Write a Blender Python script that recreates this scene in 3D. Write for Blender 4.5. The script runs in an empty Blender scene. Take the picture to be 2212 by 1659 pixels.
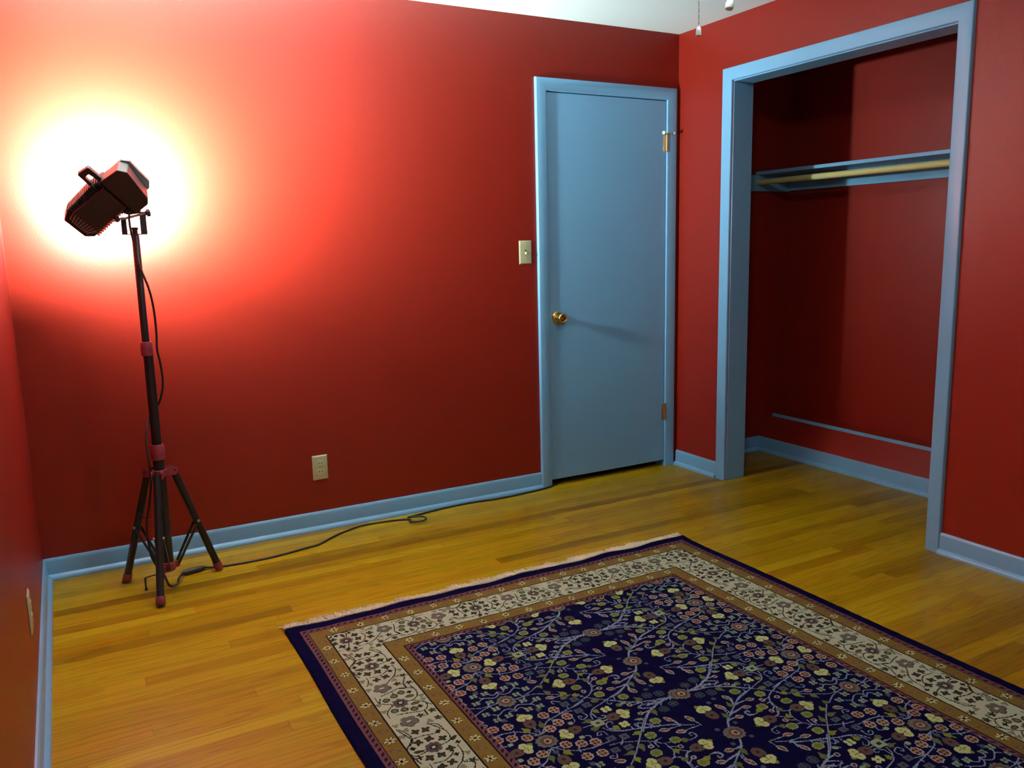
import bpy, bmesh, math, random, json
import numpy as np
from mathutils import Vector, Matrix

random.seed(7)
rng = np.random.default_rng(11)
scene = bpy.context.scene
COL = scene.collection

LAMP_W = (185.0, 195.0)
TUBE_W = 5.0
FIXTURE = 150.0
LAMP_COL = (0.74, 1.0, 0.98)
EXPOSURE = 0.12
WOOL = (0.47, 0.57, 0.56)

# ------------------------------------------------------------------ helpers
def srgb(r, g, b):
    def f(c):
        c /= 255.0
        return c / 12.92 if c <= 0.04045 else ((c + 0.055) / 1.055) ** 2.4
    return (f(r), f(g), f(b), 1.0)

class MB:
    """collects shapes; build() links them as ONE mesh object"""
    def __init__(self):
        self.v = []; self.f = []
    def add(self, verts, faces):
        o = len(self.v)
        self.v += [tuple(p) for p in verts]
        self.f += [tuple(i + o for i in f) for f in faces]
        return self
    def box(self, x0, x1, y0, y1, z0, z1):
        x0, x1 = min(x0, x1), max(x0, x1); y0, y1 = min(y0, y1), max(y0, y1); z0, z1 = min(z0, z1), max(z0, z1)
        return self.add([(x0,y0,z0),(x1,y0,z0),(x1,y1,z0),(x0,y1,z0),(x0,y0,z1),(x1,y0,z1),(x1,y1,z1),(x0,y1,z1)],
                        [(0,3,2,1),(4,5,6,7),(0,1,5,4),(1,2,6,5),(2,3,7,6),(3,0,4,7)])
    def loft(self, rings, caps=True, closed=True):
        n = len(rings[0]); vs = [p for r in rings for p in r]; fs = []
        for i in range(len(rings) - 1):
            for j in range(n if closed else n - 1):
                a = i*n + j; b = i*n + (j+1) % n
                fs.append((a, b, b + n, a + n))
        if caps:
            fs.append(tuple(range(n))[::-1]); fs.append(tuple((len(rings)-1)*n + j for j in range(n)))
        return self.add(vs, fs)
    def tube(self, path, r, n=10, caps=True):
        P = [Vector(p) for p in path]; rings = []
        rr = r if hasattr(r, '__len__') else [r] * len(P)
        ref = None
        for i, p in enumerate(P):
            t = (P[min(i+1, len(P)-1)] - P[max(i-1, 0)]).normalized()
            if ref is None:
                ref = Vector((0,0,1)) if abs(t.z) < 0.9 else Vector((1,0,0))
            a = (ref - t * ref.dot(t))
            if a.length < 1e-6: a = t.orthogonal()
            a.normalize(); ref = a; b = t.cross(a)
            rings.append([p + (a*math.cos(2*math.pi*k/n) + b*math.sin(2*math.pi*k/n)) * rr[i] for k in range(n)])
        return self.loft(rings, caps)
    def lathe(self, c, axis, prof, n=24):
        """prof: (distance along axis, radius)"""
        c = Vector(c); ax = Vector(axis).normalized(); a = ax.orthogonal().normalized(); b = ax.cross(a)
        rings = [[c + ax*d + (a*math.cos(2*math.pi*k/n) + b*math.sin(2*math.pi*k/n)) * max(r, 1e-5) for k in range(n)] for d, r in prof]
        return self.loft(rings, True)
    def prism(self, poly, frame, w0, w1, s0=1.0, s1=1.0):
        """polygon in (u,v) of frame=(O,u,v,n) extruded along n from w0 to w1, scaled about its centre"""
        O, u, v, n = frame
        cu = sum(p[0] for p in poly)/len(poly); cv = sum(p[1] for p in poly)/len(poly)
        R = []
        for w, s in ((w0, s0), (w1, s1)):
            R.append([O + u*(cu+(p[0]-cu)*s) + v*(cv+(p[1]-cv)*s) + n*w for p in poly])
        return self.loft(R, True)
    def ico(self, c, r, n=8, m=6):
        return self.lathe(c, (0,0,1), [(-r*math.cos(math.pi*i/m), r*math.sin(math.pi*i/m)) for i in range(m+1)], n)
    def build(self, name, mat, parent=None, bevel=0.0, smooth=True, seg=2, angle=40):
        org = parent_origin(parent)
        me = bpy.data.meshes.new(name)
        me.from_pydata([(p[0]-org[0], p[1]-org[1], p[2]-org[2]) for p in self.v], [], self.f)
        bm = bmesh.new(); bm.from_mesh(me)
        bmesh.ops.recalc_face_normals(bm, faces=bm.faces); bm.to_mesh(me); bm.free()
        me.materials.append(mat)
        o = bpy.data.objects.new(name, me); COL.objects.link(o)
        if parent: o.parent = parent
        if bevel > 0:
            md = o.modifiers.new('bevel', 'BEVEL'); md.width = bevel; md.segments = seg; md.limit_method = 'ANGLE'; md.angle_limit = math.radians(35)
            md.harden_normals = False
        if smooth:
            for p in me.polygons: p.use_smooth = True
            try:
                me.set_sharp_from_angle(angle=math.radians(angle))
            except Exception: pass
        return o

def parent_origin(p):
    o = Vector((0,0,0))
    while p is not None:
        o += p.location; p = p.parent
    return o

def thing(name, label, cat, loc, group=None):
    o = bpy.data.objects.new(name, None); COL.objects.link(o)
    o.location = loc; o.empty_display_size = 0.05
    return tag(o, label, cat, group)
def tag(o, label, cat, group=None):
    o['label'] = label; o['category'] = cat
    if group: o['group'] = group
    return o
def struct(o):
    o['kind'] = 'structure'; return o

def catmull(pts, n=8):
    P = [Vector(p) for p in pts]; out = []
    for i in range(len(P)-1):
        p0 = P[max(i-1,0)]; p1 = P[i]; p2 = P[i+1]; p3 = P[min(i+2,len(P)-1)]
        for k in range(n):
            t = k/n
            out.append(0.5*((2*p1)+(p2-p0)*t+(2*p0-5*p1+4*p2-p3)*t*t+(3*p1-p0-3*p2+p3)*t**3))
    out.append(P[-1]); return out

# ------------------------------------------------------------------ materials
def new_mat(name):
    m = bpy.data.materials.new(name); m.use_nodes = True
    nt = m.node_tree; b = nt.nodes['Principled BSDF']
    return m, nt, b
def nd(nt, t, **kw):
    n = nt.nodes.new(t)
    for k, v in kw.items(): setattr(n, k, v)
    return n
def paint(name, col, rough=0.45, spec=0.5, noise_scale=60.0, bump=0.05, var=0.06, metal=0.0, coat=0.0, dist=0.002):
    m, nt, b = new_mat(name)
    tc = nd(nt, 'ShaderNodeTexCoord')
    n1 = nd(nt, 'ShaderNodeTexNoise'); n1.inputs['Scale'].default_value = noise_scale; n1.inputs['Detail'].default_value = 4
    n2 = nd(nt, 'ShaderNodeTexNoise'); n2.inputs['Scale'].default_value = 3.0; n2.inputs['Detail'].default_value = 3
    nt.links.new(tc.outputs['Object'], n1.inputs['Vector']); nt.links.new(tc.outputs['Object'], n2.inputs['Vector'])
    mix = nd(nt, 'ShaderNodeMix', data_type='RGBA')
    mix.inputs[6].default_value = tuple(c*(1-var) for c in col[:3]) + (1,)
    mix.inputs[7].default_value = tuple(min(1, c*(1+var)) for c in col[:3]) + (1,)
    nt.links.new(n2.outputs['Fac'], mix.inputs[0]); nt.links.new(mix.outputs[2], b.inputs['Base Color'])
    b.inputs['Roughness'].default_value = rough; b.inputs['Specular IOR Level'].default_value = spec
    b.inputs['Metallic'].default_value = metal; b.inputs['Coat Weight'].default_value = coat
    if bump > 0:
        bp = nd(nt, 'ShaderNodeBump'); bp.inputs['Strength'].default_value = bump; bp.inputs['Distance'].default_value = dist
        nt.links.new(n1.outputs['Fac'], bp.inputs['Height']); nt.links.new(bp.outputs['Normal'], b.inputs['Normal'])
    return m

RED_ALB = (0.225, 0.0097, 0.0031, 1)
BLUE_ALB = (0.175, 0.40, 0.63, 1)
M = {}
M['red_wall'] = paint('red_wall_paint', RED_ALB, rough=0.40, spec=0.4, noise_scale=180, bump=0.25, var=0.03)
M['white'] = paint('white_ceiling_paint', (0.80, 0.86, 0.86, 1), rough=0.8, spec=0.2, noise_scale=150, bump=0.15, var=0.01)
M['blue'] = paint('blue_trim_paint', BLUE_ALB, rough=0.30, spec=0.5, noise_scale=40, bump=0.06, var=0.03)
M['blue_door'] = paint('blue_door_paint', BLUE_ALB, rough=0.38, spec=0.45, noise_scale=90, bump=0.12, var=0.03)
M['plate'] = paint('almond_plastic', srgb(178, 174, 136), rough=0.35, bump=0.0)
M['toggle'] = paint('ivory_plastic', srgb(190, 188, 150), rough=0.3, bump=0.0)
M['slot'] = paint('dark_slot', (0.01, 0.009, 0.008, 1), rough=0.7, bump=0.0)
M['brass'] = paint('polished_brass', (0.78, 0.52, 0.16, 1), rough=0.2, metal=1.0, bump=0.0)
M['steel'] = paint('dull_steel', (0.55, 0.54, 0.5, 1), rough=0.35, metal=1.0, bump=0.0)
M['black'] = paint('black_enamel', (0.012, 0.011, 0.011, 1), rough=0.35, spec=0.5, noise_scale=80, bump=0.05)
M['black_cast'] = paint('black_cast_metal', (0.02, 0.018, 0.02, 1), rough=0.5, spec=0.5, noise_scale=250, bump=0.3)
M['grey_metal'] = paint('grey_frame_metal', (0.22, 0.22, 0.22, 1), rough=0.5, spec=0.5, bump=0.1)
M['red_plastic'] = paint('red_plastic', (0.26, 0.030, 0.045, 1), rough=0.4, bump=0.0)
M['rubber'] = paint('black_cord_rubber', (0.014, 0.012, 0.012, 1), rough=0.5, bump=0.05)
M['rod_wood'] = paint('pale_rod_wood', srgb(196, 186, 124), rough=0.5, noise_scale=30, bump=0.1, var=0.08)
M['white_plastic'] = paint('white_plastic', (0.80, 0.86, 0.84, 1), rough=0.35, bump=0.0)
M['fringe'] = paint('cream_cotton_fringe', srgb(206, 202, 176), rough=0.9, spec=0.1, noise_scale=400, bump=0.3, var=0.12)
M['rug_edge'] = paint('navy_wool_edge', srgb(12, 10, 42), rough=0.95, spec=0.1, noise_scale=400, bump=0.3)


def lit_mat():
    m, nt, b = new_mat('lit_opal_glass')
    b.inputs['Base Color'].default_value = (0.8, 0.8, 0.78, 1); b.inputs['Roughness'].default_value = 0.3
    b.inputs['Emission Color'].default_value = (0.80, 1.0, 0.98, 1); b.inputs['Emission Strength'].default_value = FIXTURE
    return m

def floor_mat():
    """oak strip floor: tone per plank comes from a face attribute, grain from noise stretched along the boards"""
    m, nt, b = new_mat('oak_strip_floor')
    at = nd(nt, 'ShaderNodeAttribute'); at.attribute_name = 'plank'      # r: tone, g: shift, b: redness
    sep = nd(nt, 'ShaderNodeSeparateColor'); nt.links.new(at.outputs['Color'], sep.inputs[0])
    tc = nd(nt, 'ShaderNodeTexCoord')
    sh = nd(nt, 'ShaderNodeVectorMath', operation='MULTIPLY_ADD')
    cmb = nd(nt, 'ShaderNodeCombineXYZ')
    mul = nd(nt, 'ShaderNodeMath', operation='MULTIPLY'); mul.inputs[1].default_value = 37.0
    nt.links.new(sep.outputs[1], mul.inputs[0])
    for i in range(3): nt.links.new(mul.outputs[0], cmb.inputs[i])
    sh.inputs[1].default_value = (1, 1, 1)
    nt.links.new(tc.outputs['Object'], sh.inputs[0]); nt.links.new(cmb.outputs[0], sh.inputs[2])
    # fine pores
    mp1 = nd(nt, 'ShaderNodeMapping'); mp1.inputs['Scale'].default_value = (5.0, 130.0, 1)
    nt.links.new(sh.outputs[0], mp1.inputs['Vector'])
    n1 = nd(nt, 'ShaderNodeTexNoise'); n1.inputs['Scale'].default_value = 1.0; n1.inputs['Detail'].default_value = 5; n1.inputs['Roughness'].default_value = 0.65
    nt.links.new(mp1.outputs[0], n1.inputs['Vector'])
    # cathedral grain: rings of a distorted wave
    mp2 = nd(nt, 'ShaderNodeMapping'); mp2.inputs['Scale'].default_value = (0.9, 14.0, 1)
    nt.links.new(sh.outputs[0], mp2.inputs['Vector'])
    n2 = nd(nt, 'ShaderNodeTexNoise'); n2.inputs['Scale'].default_value = 1.0; n2.inputs['Detail'].default_value = 2; n2.inputs['Distortion'].default_value = 0.6
    nt.links.new(mp2.outputs[0], n2.inputs['Vector'])
    wv = nd(nt, 'ShaderNodeMath', operation='MULTIPLY'); wv.inputs[1].default_value = 55.0
    nt.links.new(n2.outputs['Fac'], wv.inputs[0])
    sn = nd(nt, 'ShaderNodeMath', operation='SINE'); nt.links.new(wv.outputs[0], sn.inputs[0])
    mr = nd(nt, 'ShaderNodeMapRange'); mr.inputs['From Min'].default_value = 0.1; mr.inputs['From Max'].default_value = 1.0
    mr.inputs['To Min'].default_value = 0.0; mr.inputs['To Max'].default_value = 1.0; nt.links.new(sn.outputs[0], mr.inputs['Value'])
    gr = nd(nt, 'ShaderNodeMath', operation='MULTIPLY'); nt.links.new(mr.outputs[0], gr.inputs[0]); nt.links.new(n1.outputs['Fac'], gr.inputs[1])
    ramp = nd(nt, 'ShaderNodeValToRGB'); cr = ramp.color_ramp
    cr.elements[0].position = 0.0; cr.elements[0].color = FLOOR_DARK
    cr.elements[1].position = 1.0; cr.elements[1].color = FLOOR_LIGHT
    e = cr.elements.new(0.5); e.color = FLOOR_MID
    nt.links.new(sep.outputs[0], ramp.inputs[0])
    dk = nd(nt, 'ShaderNodeMix', data_type='RGBA', blend_type='MULTIPLY')
    dk.inputs[7].default_value = (0.62, 0.50, 0.36, 1)
    nt.links.new(gr.outputs[0], dk.inputs[0]); nt.links.new(ramp.outputs[0], dk.inputs[6])
    mr1 = nd(nt, 'ShaderNodeMapRange'); mr1.inputs['From Min'].default_value = 0.35; mr1.inputs['From Max'].default_value = 0.75
    mr1.inputs['To Min'].default_value = 0.0; mr1.inputs['To Max'].default_value = 0.55; nt.links.new(n1.outputs['Fac'], mr1.inputs['Value'])
    dk2 = nd(nt, 'ShaderNodeMix', data_type='RGBA', blend_type='MULTIPLY'); dk2.inputs[7].default_value = (0.72, 0.62, 0.5, 1)
    nt.links.new(mr1.outputs[0], dk2.inputs[0]); nt.links.new(dk.outputs[2], dk2.inputs[6])
    rd = nd(nt, 'ShaderNodeMix', data_type='RGBA', blend_type='MULTIPLY'); rd.inputs[7].default_value = (1.0, 0.78, 0.55, 1)
    nt.links.new(sep.outputs[2], rd.inputs[0]); nt.links.new(dk2.outputs[2], rd.inputs[6])
    # joints between boards, from the plank's own uv
    uv = nd(nt, 'ShaderNodeUVMap'); uv.uv_map = 'plank_uv'
    su = nd(nt, 'ShaderNodeSeparateXYZ'); nt.links.new(uv.outputs[0], su.inputs[0])
    def edge(sock, w):
        a = nd(nt, 'ShaderNodeMath', operation='SUBTRACT'); a.inputs[1].default_value = 0.5; nt.links.new(sock, a.inputs[0])
        c = nd(nt, 'ShaderNodeMath', operation='ABSOLUTE'); nt.links.new(a.outputs[0], c.inputs[0])
        g = nd(nt, 'ShaderNodeMath', operation='GREATER_THAN'); g.inputs[1].default_value = 0.5 - w; nt.links.new(c.outputs[0], g.inputs[0])
        return g
    g1 = edge(su.outputs[1], 0.012); g2 = edge(su.outputs[0], 0.0010)
    mx = nd(nt, 'ShaderNodeMath', operation='MAXIMUM'); nt.links.new(g1.outputs[0], mx.inputs[0]); nt.links.new(g2.outputs[0], mx.inputs[1])
    jf = nd(nt, 'ShaderNodeMath', operation='MULTIPLY'); jf.inputs[1].default_value = 0.45; nt.links.new(mx.outputs[0], jf.inputs[0])
    jn = nd(nt, 'ShaderNodeMix', data_type='RGBA', blend_type='MULTIPLY'); jn.inputs[7].default_value = (0.25, 0.17, 0.08, 1)
    nt.links.new(jf.outputs[0], jn.inputs[0]); nt.links.new(rd.outputs[2], jn.inputs[6])
    nt.links.new(jn.outputs[2], b.inputs['Base Color'])
    b.inputs['Roughness'].default_value = 0.36; b.inputs['Specular IOR Level'].default_value = 0.18
    bp = nd(nt, 'ShaderNodeBump'); bp.inputs['Strength'].default_value = 0.12; bp.inputs['Distance'].default_value = 0.001
    nt.links.new(n1.outputs['Fac'], bp.inputs['Height']); nt.links.new(bp.outputs['Normal'], b.inputs['Normal'])
    return m
FLOOR_DARK = srgb(108, 80, 5); FLOOR_MID = srgb(151, 122, 9); FLOOR_LIGHT = srgb(170, 143, 21)
M['floor'] = floor_mat()
M['lit_glass'] = lit_mat()

def rug_mat():
    m, nt, b = new_mat('knotted_wool_pile')
    at = nd(nt, 'ShaderNodeAttribute'); at.attribute_name = 'wool'
    tc = nd(nt, 'ShaderNodeTexCoord')
    n1 = nd(nt, 'ShaderNodeTexNoise'); n1.inputs['Scale'].default_value = 350; n1.inputs['Detail'].default_value = 2
    nt.links.new(tc.outputs['Object'], n1.inputs['Vector'])
    mr = nd(nt, 'ShaderNodeMapRange'); mr.inputs['To Min'].default_value = 0.7; mr.inputs['To Max'].default_value = 1.25
    nt.links.new(n1.outputs['Fac'], mr.inputs['Value'])
    mx = nd(nt, 'ShaderNodeMix', data_type='RGBA', blend_type='MULTIPLY'); mx.inputs[0].default_value = 1.0
    nt.links.new(at.outputs['Color'], mx.inputs[6]); nt.links.new(mr.outputs[0], mx.inputs[7])
    nt.links.new(mx.outputs[2], b.inputs['Base Color'])
    b.inputs['Roughness'].default_value = 0.95; b.inputs['Specular IOR Level'].default_value = 0.03
    b.inputs['Sheen Weight'].default_value = 0.0; b.inputs['Sheen Roughness'].default_value = 0.5
    bp = nd(nt, 'ShaderNodeBump'); bp.inputs['Strength'].default_value = 0.5; bp.inputs['Distance'].default_value = 0.002
    nt.links.new(n1.outputs['Fac'], bp.inputs['Height']); nt.links.new(bp.outputs['Normal'], b.inputs['Normal'])
    return m
M['wool'] = rug_mat()
# ------------------------------------------------------------------ the room (metres): back wall y=0, right wall x=0
XL, YF, H = -3.31, -4.10, 2.44
XC = 0.845                       # back of the closet
YCL, YCR = -0.03, -2.15          # closet ends
DX0, DX1, DZ = -0.876, -0.080, 2.092   # door opening
CY0, CY1, CZ = -0.433, -1.649, 2.126   # closet opening
WT = 0.13

w = MB(); w.box(XL-0.12, DX0, 0, WT, 0, H); w.box(DX1, XC+0.12, 0, WT, 0, H); w.box(DX0, DX1, 0, WT, DZ, H)
struct(w.build('wall_back', M['red_wall'], smooth=False))
w = MB(); w.box(0, WT, CY0, -0.0005, 0, H); w.box(0, WT, YF, CY1, 0, H); w.box(0, WT, CY1, CY0, CZ, H)
struct(w.build('wall_right', M['red_wall'], smooth=False))
w = MB(); w.box(XL-0.12, XL, YF, -0.0005, 0, H); struct(w.build('wall_left', M['red_wall'], smooth=False))
w = MB(); w.box(XL-0.12, WT, YF-0.12, YF-0.0005, 0, H); struct(w.build('wall_front', M['white'], smooth=False))  # unseen wall behind the camera; its white is chosen to bounce neutral fill light
w = MB(); w.box(WT+0.0005, XC, YCL, -0.0005, 0, H); struct(w.build('wall_closet_left', M['red_wall'], smooth=False))
w = MB(); w.box(WT+0.0005, XC, YCR, YCR-0.12, 0, H); struct(w.build('wall_closet_right', M['red_wall'], smooth=False))
# closet back wall: upright above, boxed out and sloping at the bottom
LX, LZ = 0.752, 0.226            # edge of the ledge
prof = [(XC+0.12, 0), (0.655, 0), (0.655, 0.088), (LX, LZ-0.012), (LX, LZ), (XC, LZ+0.006), (XC, H), (XC+0.12, H)]
w = MB(); w.loft([[(x, y, z) for x, z in prof] for y in (YCR-0.12, YCL)])
struct(w.build('wall_closet_back', M['red_wall'], smooth=False))
w = MB(); w.box(XL-0.12, XC+0.12, YF-0.12, WT, H+0.0005, H+0.08); struct(w.build('ceiling', M['white'], smooth=False))
# dim hallway behind the door, seen only through the slit under it
w = MB(); w.box(DX0-0.2, DX1+0.2, 0.62, 0.66, 0, H); w.box(DX0-0.24, DX0-0.2, WT+.0005, 0.62, 0, H); w.box(DX1+0.2, DX1+0.24, WT+.0005, 0.62, 0, H); w.box(DX0-.24, DX1+.24, WT+.0005, .66, H+.0005, H+.05)
struct(w.build('wall_hall', M['red_wall'], smooth=False))

# floor: strips of oak along x, every board its own face with its own tone
def build_floor():
    PW = 0.0592
    x0, x1, y0 = XL-0.1, XC+0.1, 0.64
    rows = int((y0 - (YF-0.1)) / PW) + 1
    V, F, tone, uvs = [], [], [], []
    r = random.Random(23)
    for i in range(rows):
        ya = y0 - i*PW; yb = ya - PW
        x = x0 - r.uniform(0, 0.7)
        while x < x1:
            L = r.choice([0.45, 0.6, 0.8, 1.0, 1.25, 1.6]) * r.uniform(0.85, 1.15)
            a, b = max(x, x0), min(x+L, x1)
            x += L
            if b - a < 0.02: continue
            t = min(1, max(0.15, r.gauss(0.60, 0.20))); red = max(0, r.gauss(0.18, 0.22))
            yc = (ya+yb)/2
            # the long dark boards the photo shows
            if abs(yc + 0.40) < PW/2 and a < 0.4: t, red = 0.12, 0.35
            if abs(yc + 0.52) < PW/2 and a > -1.2: t, red = 0.35, 0.4
            if abs(yc + 0.58) < PW/2: t = min(t, 0.4)
            o = len(V); V += [(a, yb, 0), (b, yb, 0), (b, ya, 0), (a, ya, 0)]; F.append((o, o+1, o+2, o+3))
            tone.append((t, r.random(), min(1, red), 1)); uvs.append((b-a))
    # sides and underside so that the floor is a slab
    o = len(V); yb = y0 - rows*PW
    V += [(x0, yb, -0.05), (x1, yb, -0.05), (x1, y0, -0.05), (x0, y0, -0.05)]; F.append((o+3, o+2, o+1, o)); tone.append((.5,.5,.2,1)); uvs.append(1)
    me = bpy.data.meshes.new('floor'); me.from_pydata(V, [], F)
    ca = me.attributes.new('plank', 'FLOAT_COLOR', 'FACE'); ca.data.foreach_set('color', np.array(tone, dtype=np.float32).ravel())
    ul = me.uv_layers.new(name='plank_uv'); buf = []
    for L in uvs:
        buf += [0, 0, 1, 0, 1, 1, 0, 1]
    ul.data.foreach_set('uv', buf)
    me.materials.append(M['floor'])
    ob = bpy.data.objects.new('floor', me); COL.objects.link(ob); struct(ob)
build_floor()

# ------------------------------------------------------------------ trim
BB = [(0.0, 0.0), (0.028, 0.0), (0.028, 0.006), (0.0255, 0.0125), (0.020, 0.0185), (0.0135, 0.0215), (0.0125, 0.0225), (0.0115, 0.076), (0.0095, 0.084), (0.006, 0.0885), (0.0, 0.0895)]
def baseboard(name, a, b, inward, mat=M['blue'], m0=0, m1=0):
    """a,b: floor points on the wall line; inward: unit vector into the room; m0,m1: mitre sign at the ends"""
    a = Vector((a[0], a[1], 0)); b = Vector((b[0], b[1], 0)); n = Vector((inward[0], inward[1], 0)); t = (b-a).normalized()
    mb = MB()
    mb.loft([[a + n*p + t*(m0*p) + Vector((0,0,z)) for p, z in BB], [b + n*p + t*(m1*p) + Vector((0,0,z)) for p, z in BB]])
    return struct(mb.build(name, mat, angle=30))
e = 0.0006
baseboard('baseboard_back', (XL+e, -e), (-0.934, -e), (0,-1), m0=1)
baseboard('baseboard_left', (XL+e, -e), (XL+e, YF+e), (1,0), m0=1, m1=-1)
baseboard('baseboard_right', (-e, -0.0205), (-e, -0.3665), (-1,0))
baseboard('baseboard_right_front', (-e, -1.7155), (-e, YF+e), (-1,0), m1=-1)
baseboard('baseboard_front', (XL+e, YF+e), (-e, YF+e), (0,1), m0=1, m1=-1)
baseboard('baseboard_closet_left', (WT+0.012, YCL-e), (0.655-e, YCL-e), (0,-1), m1=-1)
baseboard('baseboard_closet_back', (0.655-e, YCL-e), (0.655-e, YCR+e), (-1,0), m0=1)

CP = [(0.0, 0.0), (0.0, 0.0105), (0.003, 0.0135), (0.009, 0.0150), (0.030, 0.0170), (0.056, 0.0185), (0.0615, 0.0175), (0.064, 0.0145), (0.065, 0.0)]
def casing(name, P, u0, u1, zt, n, scale=1.0, parent=None):
    """mitred casing round an opening: P(u,z)->point on the wall plane, n: out of the wall"""
    mb = MB(); n = Vector(n); rings = []
    for u, z, du, dz in ((u0, 0.0005, -1, 0), (u0, zt, -1, 1), (u1, zt, 1, 1), (u1, 0.0005, 1, 0)):
        rings.append([P(u + du*o*scale, z + dz*o*scale) + n*(d+0.0004) for o, d in CP])
    mb.loft(rings, True)
    return mb.build(name, M['blue'], angle=25)
sg = lambda u: 1
tr = casing('trim_door_casing', lambda u, z: Vector((u, 0, z)), -0.8685, -0.0875, 2.0855, (0,-1,0)); struct(tr)
# door jambs with stop
j = MB(); j.box(DX0+e, -0.8685, 0.0006, WT-.001, 0.0005, DZ-e); j.box(-0.0875, DX1-e, 0.0006, WT-.001, 0.0005, DZ-e); j.box(-0.8685, -0.0875, 0.0006, WT-.001, 2.0855, DZ-e)
j.box(-0.8685, -0.857, 0.042, 0.075, 0.0005, 2.0855); j.box(-0.099, -0.0875, 0.042, 0.075, 0.0005, 2.0855); j.box(-0.857, -0.099, 0.042, 0.075, 2.074, 2.0855)
struct(j.build('trim_door_jamb', M['blue'], smooth=False))
# closet casing mirrored so that u grows towards -y
tr = casing('trim_closet_casing', lambda u, z: Vector((0, -u, z)), 0.4305, 1.6515, 2.1235, (-1,0,0), 0.98); struct(tr)
j = MB(); j.box(0.0006, WT+0.004, CY0-e, -0.4365, 0.0005, CZ-e); j.box(0.0006, WT+0.004, -1.6455, CY1+e, 0.0005, CZ-e); j.box(0.0006, WT+0.004, -1.6455, -0.4365, 2.1175, CZ-e)
struct(j.build('trim_closet_jamb', M['blue'], bevel=0.0015, smooth=False))
# blue nosing on the ledge low on the closet's back wall
j = MB(); j.box(LX-0.008, LX-e, YCL-0.02, YCR+0.02, LZ-0.018, LZ+0.002)
struct(j.build('trim_closet_ledge', M['blue'], bevel=0.002, smooth=False))

# ------------------------------------------------------------------ door
door = bpy.data.objects.new('door_1', None); COL.objects.link(door); door.location = (-0.478, 0.0, 0.0); struct(door)
d = MB(); d.box(-0.8645, -0.0915, -0.0045, 0.0345, 0.036, 2.0815)
d.build('door_slab', M['blue_door'], door, bevel=0.0012, smooth=False)
k = MB(); kc = (-0.818, -0.0046, 0.927)
k.lathe(kc, (0,-1,0), [(0, 0.001), (0, 0.0325), (0.004, 0.0335), (0.008, 0.030), (0.011, 0.022), (0.013, 0.0135), (0.030, 0.0125), (0.033, 0.0185), (0.036, 0.0245), (0.041, 0.0270), (0.052, 0.0275), (0.060, 0.0262), (0.0635, 0.0235), (0.0642, 0.0190), (0.0605, 0.0165), (0.0590, 0.001)], 40)
knob = k.build('door_knob', M['brass'], door, angle=50)
k = MB(); k.lathe((kc[0], -0.0634, kc[2]), (0,-1,0), [(0, 0.001), (0, 0.0105), (0.004, 0.0095), (0.005, 0.004), (0.005, 0.001)], 24); k.box(kc[0]-0.006, kc[0]+0.006, -0.0700, -0.0685, kc[2]-0.0018, kc[2]+0.0018)
k.build('lock_button', M['brass'], knob)
k = MB(); k.box(-0.8680, -0.8648, -0.0075, 0.010, 0.895, 0.960); k.build('latch_plate', M['steel'], door, bevel=0.0008)
def hinge(z0, z1, stop):
    hx = -0.0895
    h = MB(); n = 5; g = (z1-z0)/n
    for i in range(n):
        h.lathe((hx, -0.0125, z0+i*g+0.0007), (0,0,1), [(0, 0.001), (0, 0.0062), (g-0.0014, 0.0062), (g-0.0014, 0.001)], 18)
    h.lathe((hx, -0.0125, z0-0.005), (0,0,1), [(0, 0.001), (0.001, 0.0045), (0.005, 0.0055), (0.005, 0.001)], 18)
    h.lathe((hx, -0.0125, z1), (0,0,1), [(0, 0.001), (0, 0.0055), (0.003, 0.0062), (0.006, 0.0035), (0.0065, 0.001)], 18)
    ho = h.build('hinge', M['brass'], door)
    l = MB(); l.box(hx-0.020, hx-0.0045, -0.0062, -0.0046, z0, z1); l.build('hinge_leaf', M['steel'], ho, bevel=0.0005)
    if stop:
        s = MB(); zc = z1+0.010
        s.lathe((hx, -0.0125, zc-0.003), (0,0,1), [(0, 0.001), (0, 0.010), (0.006, 0.010), (0.006, 0.001)], 18)
        s.tube([(hx-0.008, -0.016, zc), (hx-0.028, -0.030, zc-0.001), (hx-0.046, -0.043, zc-0.002)], 0.0032, 10)
        s.tube([(hx+0.006, -0.0165, zc), (hx+0.022, -0.026, zc+0.001), (hx+0.032, -0.033, zc+0.001)], 0.0038, 10)
        so = s.build('hinge_pin_stop', M['brass'], door)
        s = MB(); s.lathe((hx-0.044, -0.0415, zc-0.002), (-0.8,-0.6,0), [(0, 0.001), (0, 0.0085), (0.004, 0.0095), (0.008, 0.0085), (0.009, 0.001)], 16); s.lathe((hx+0.031, -0.032, zc+0.001), (0.8,-0.6,0), [(0, 0.001), (0, 0.0065), (0.007, 0.0075), (0.008, 0.001)], 16)
        s.build('bumper', M['white_plastic'], so)
hinge(1.812, 1.898, True); hinge(0.285, 0.375, False)

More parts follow.
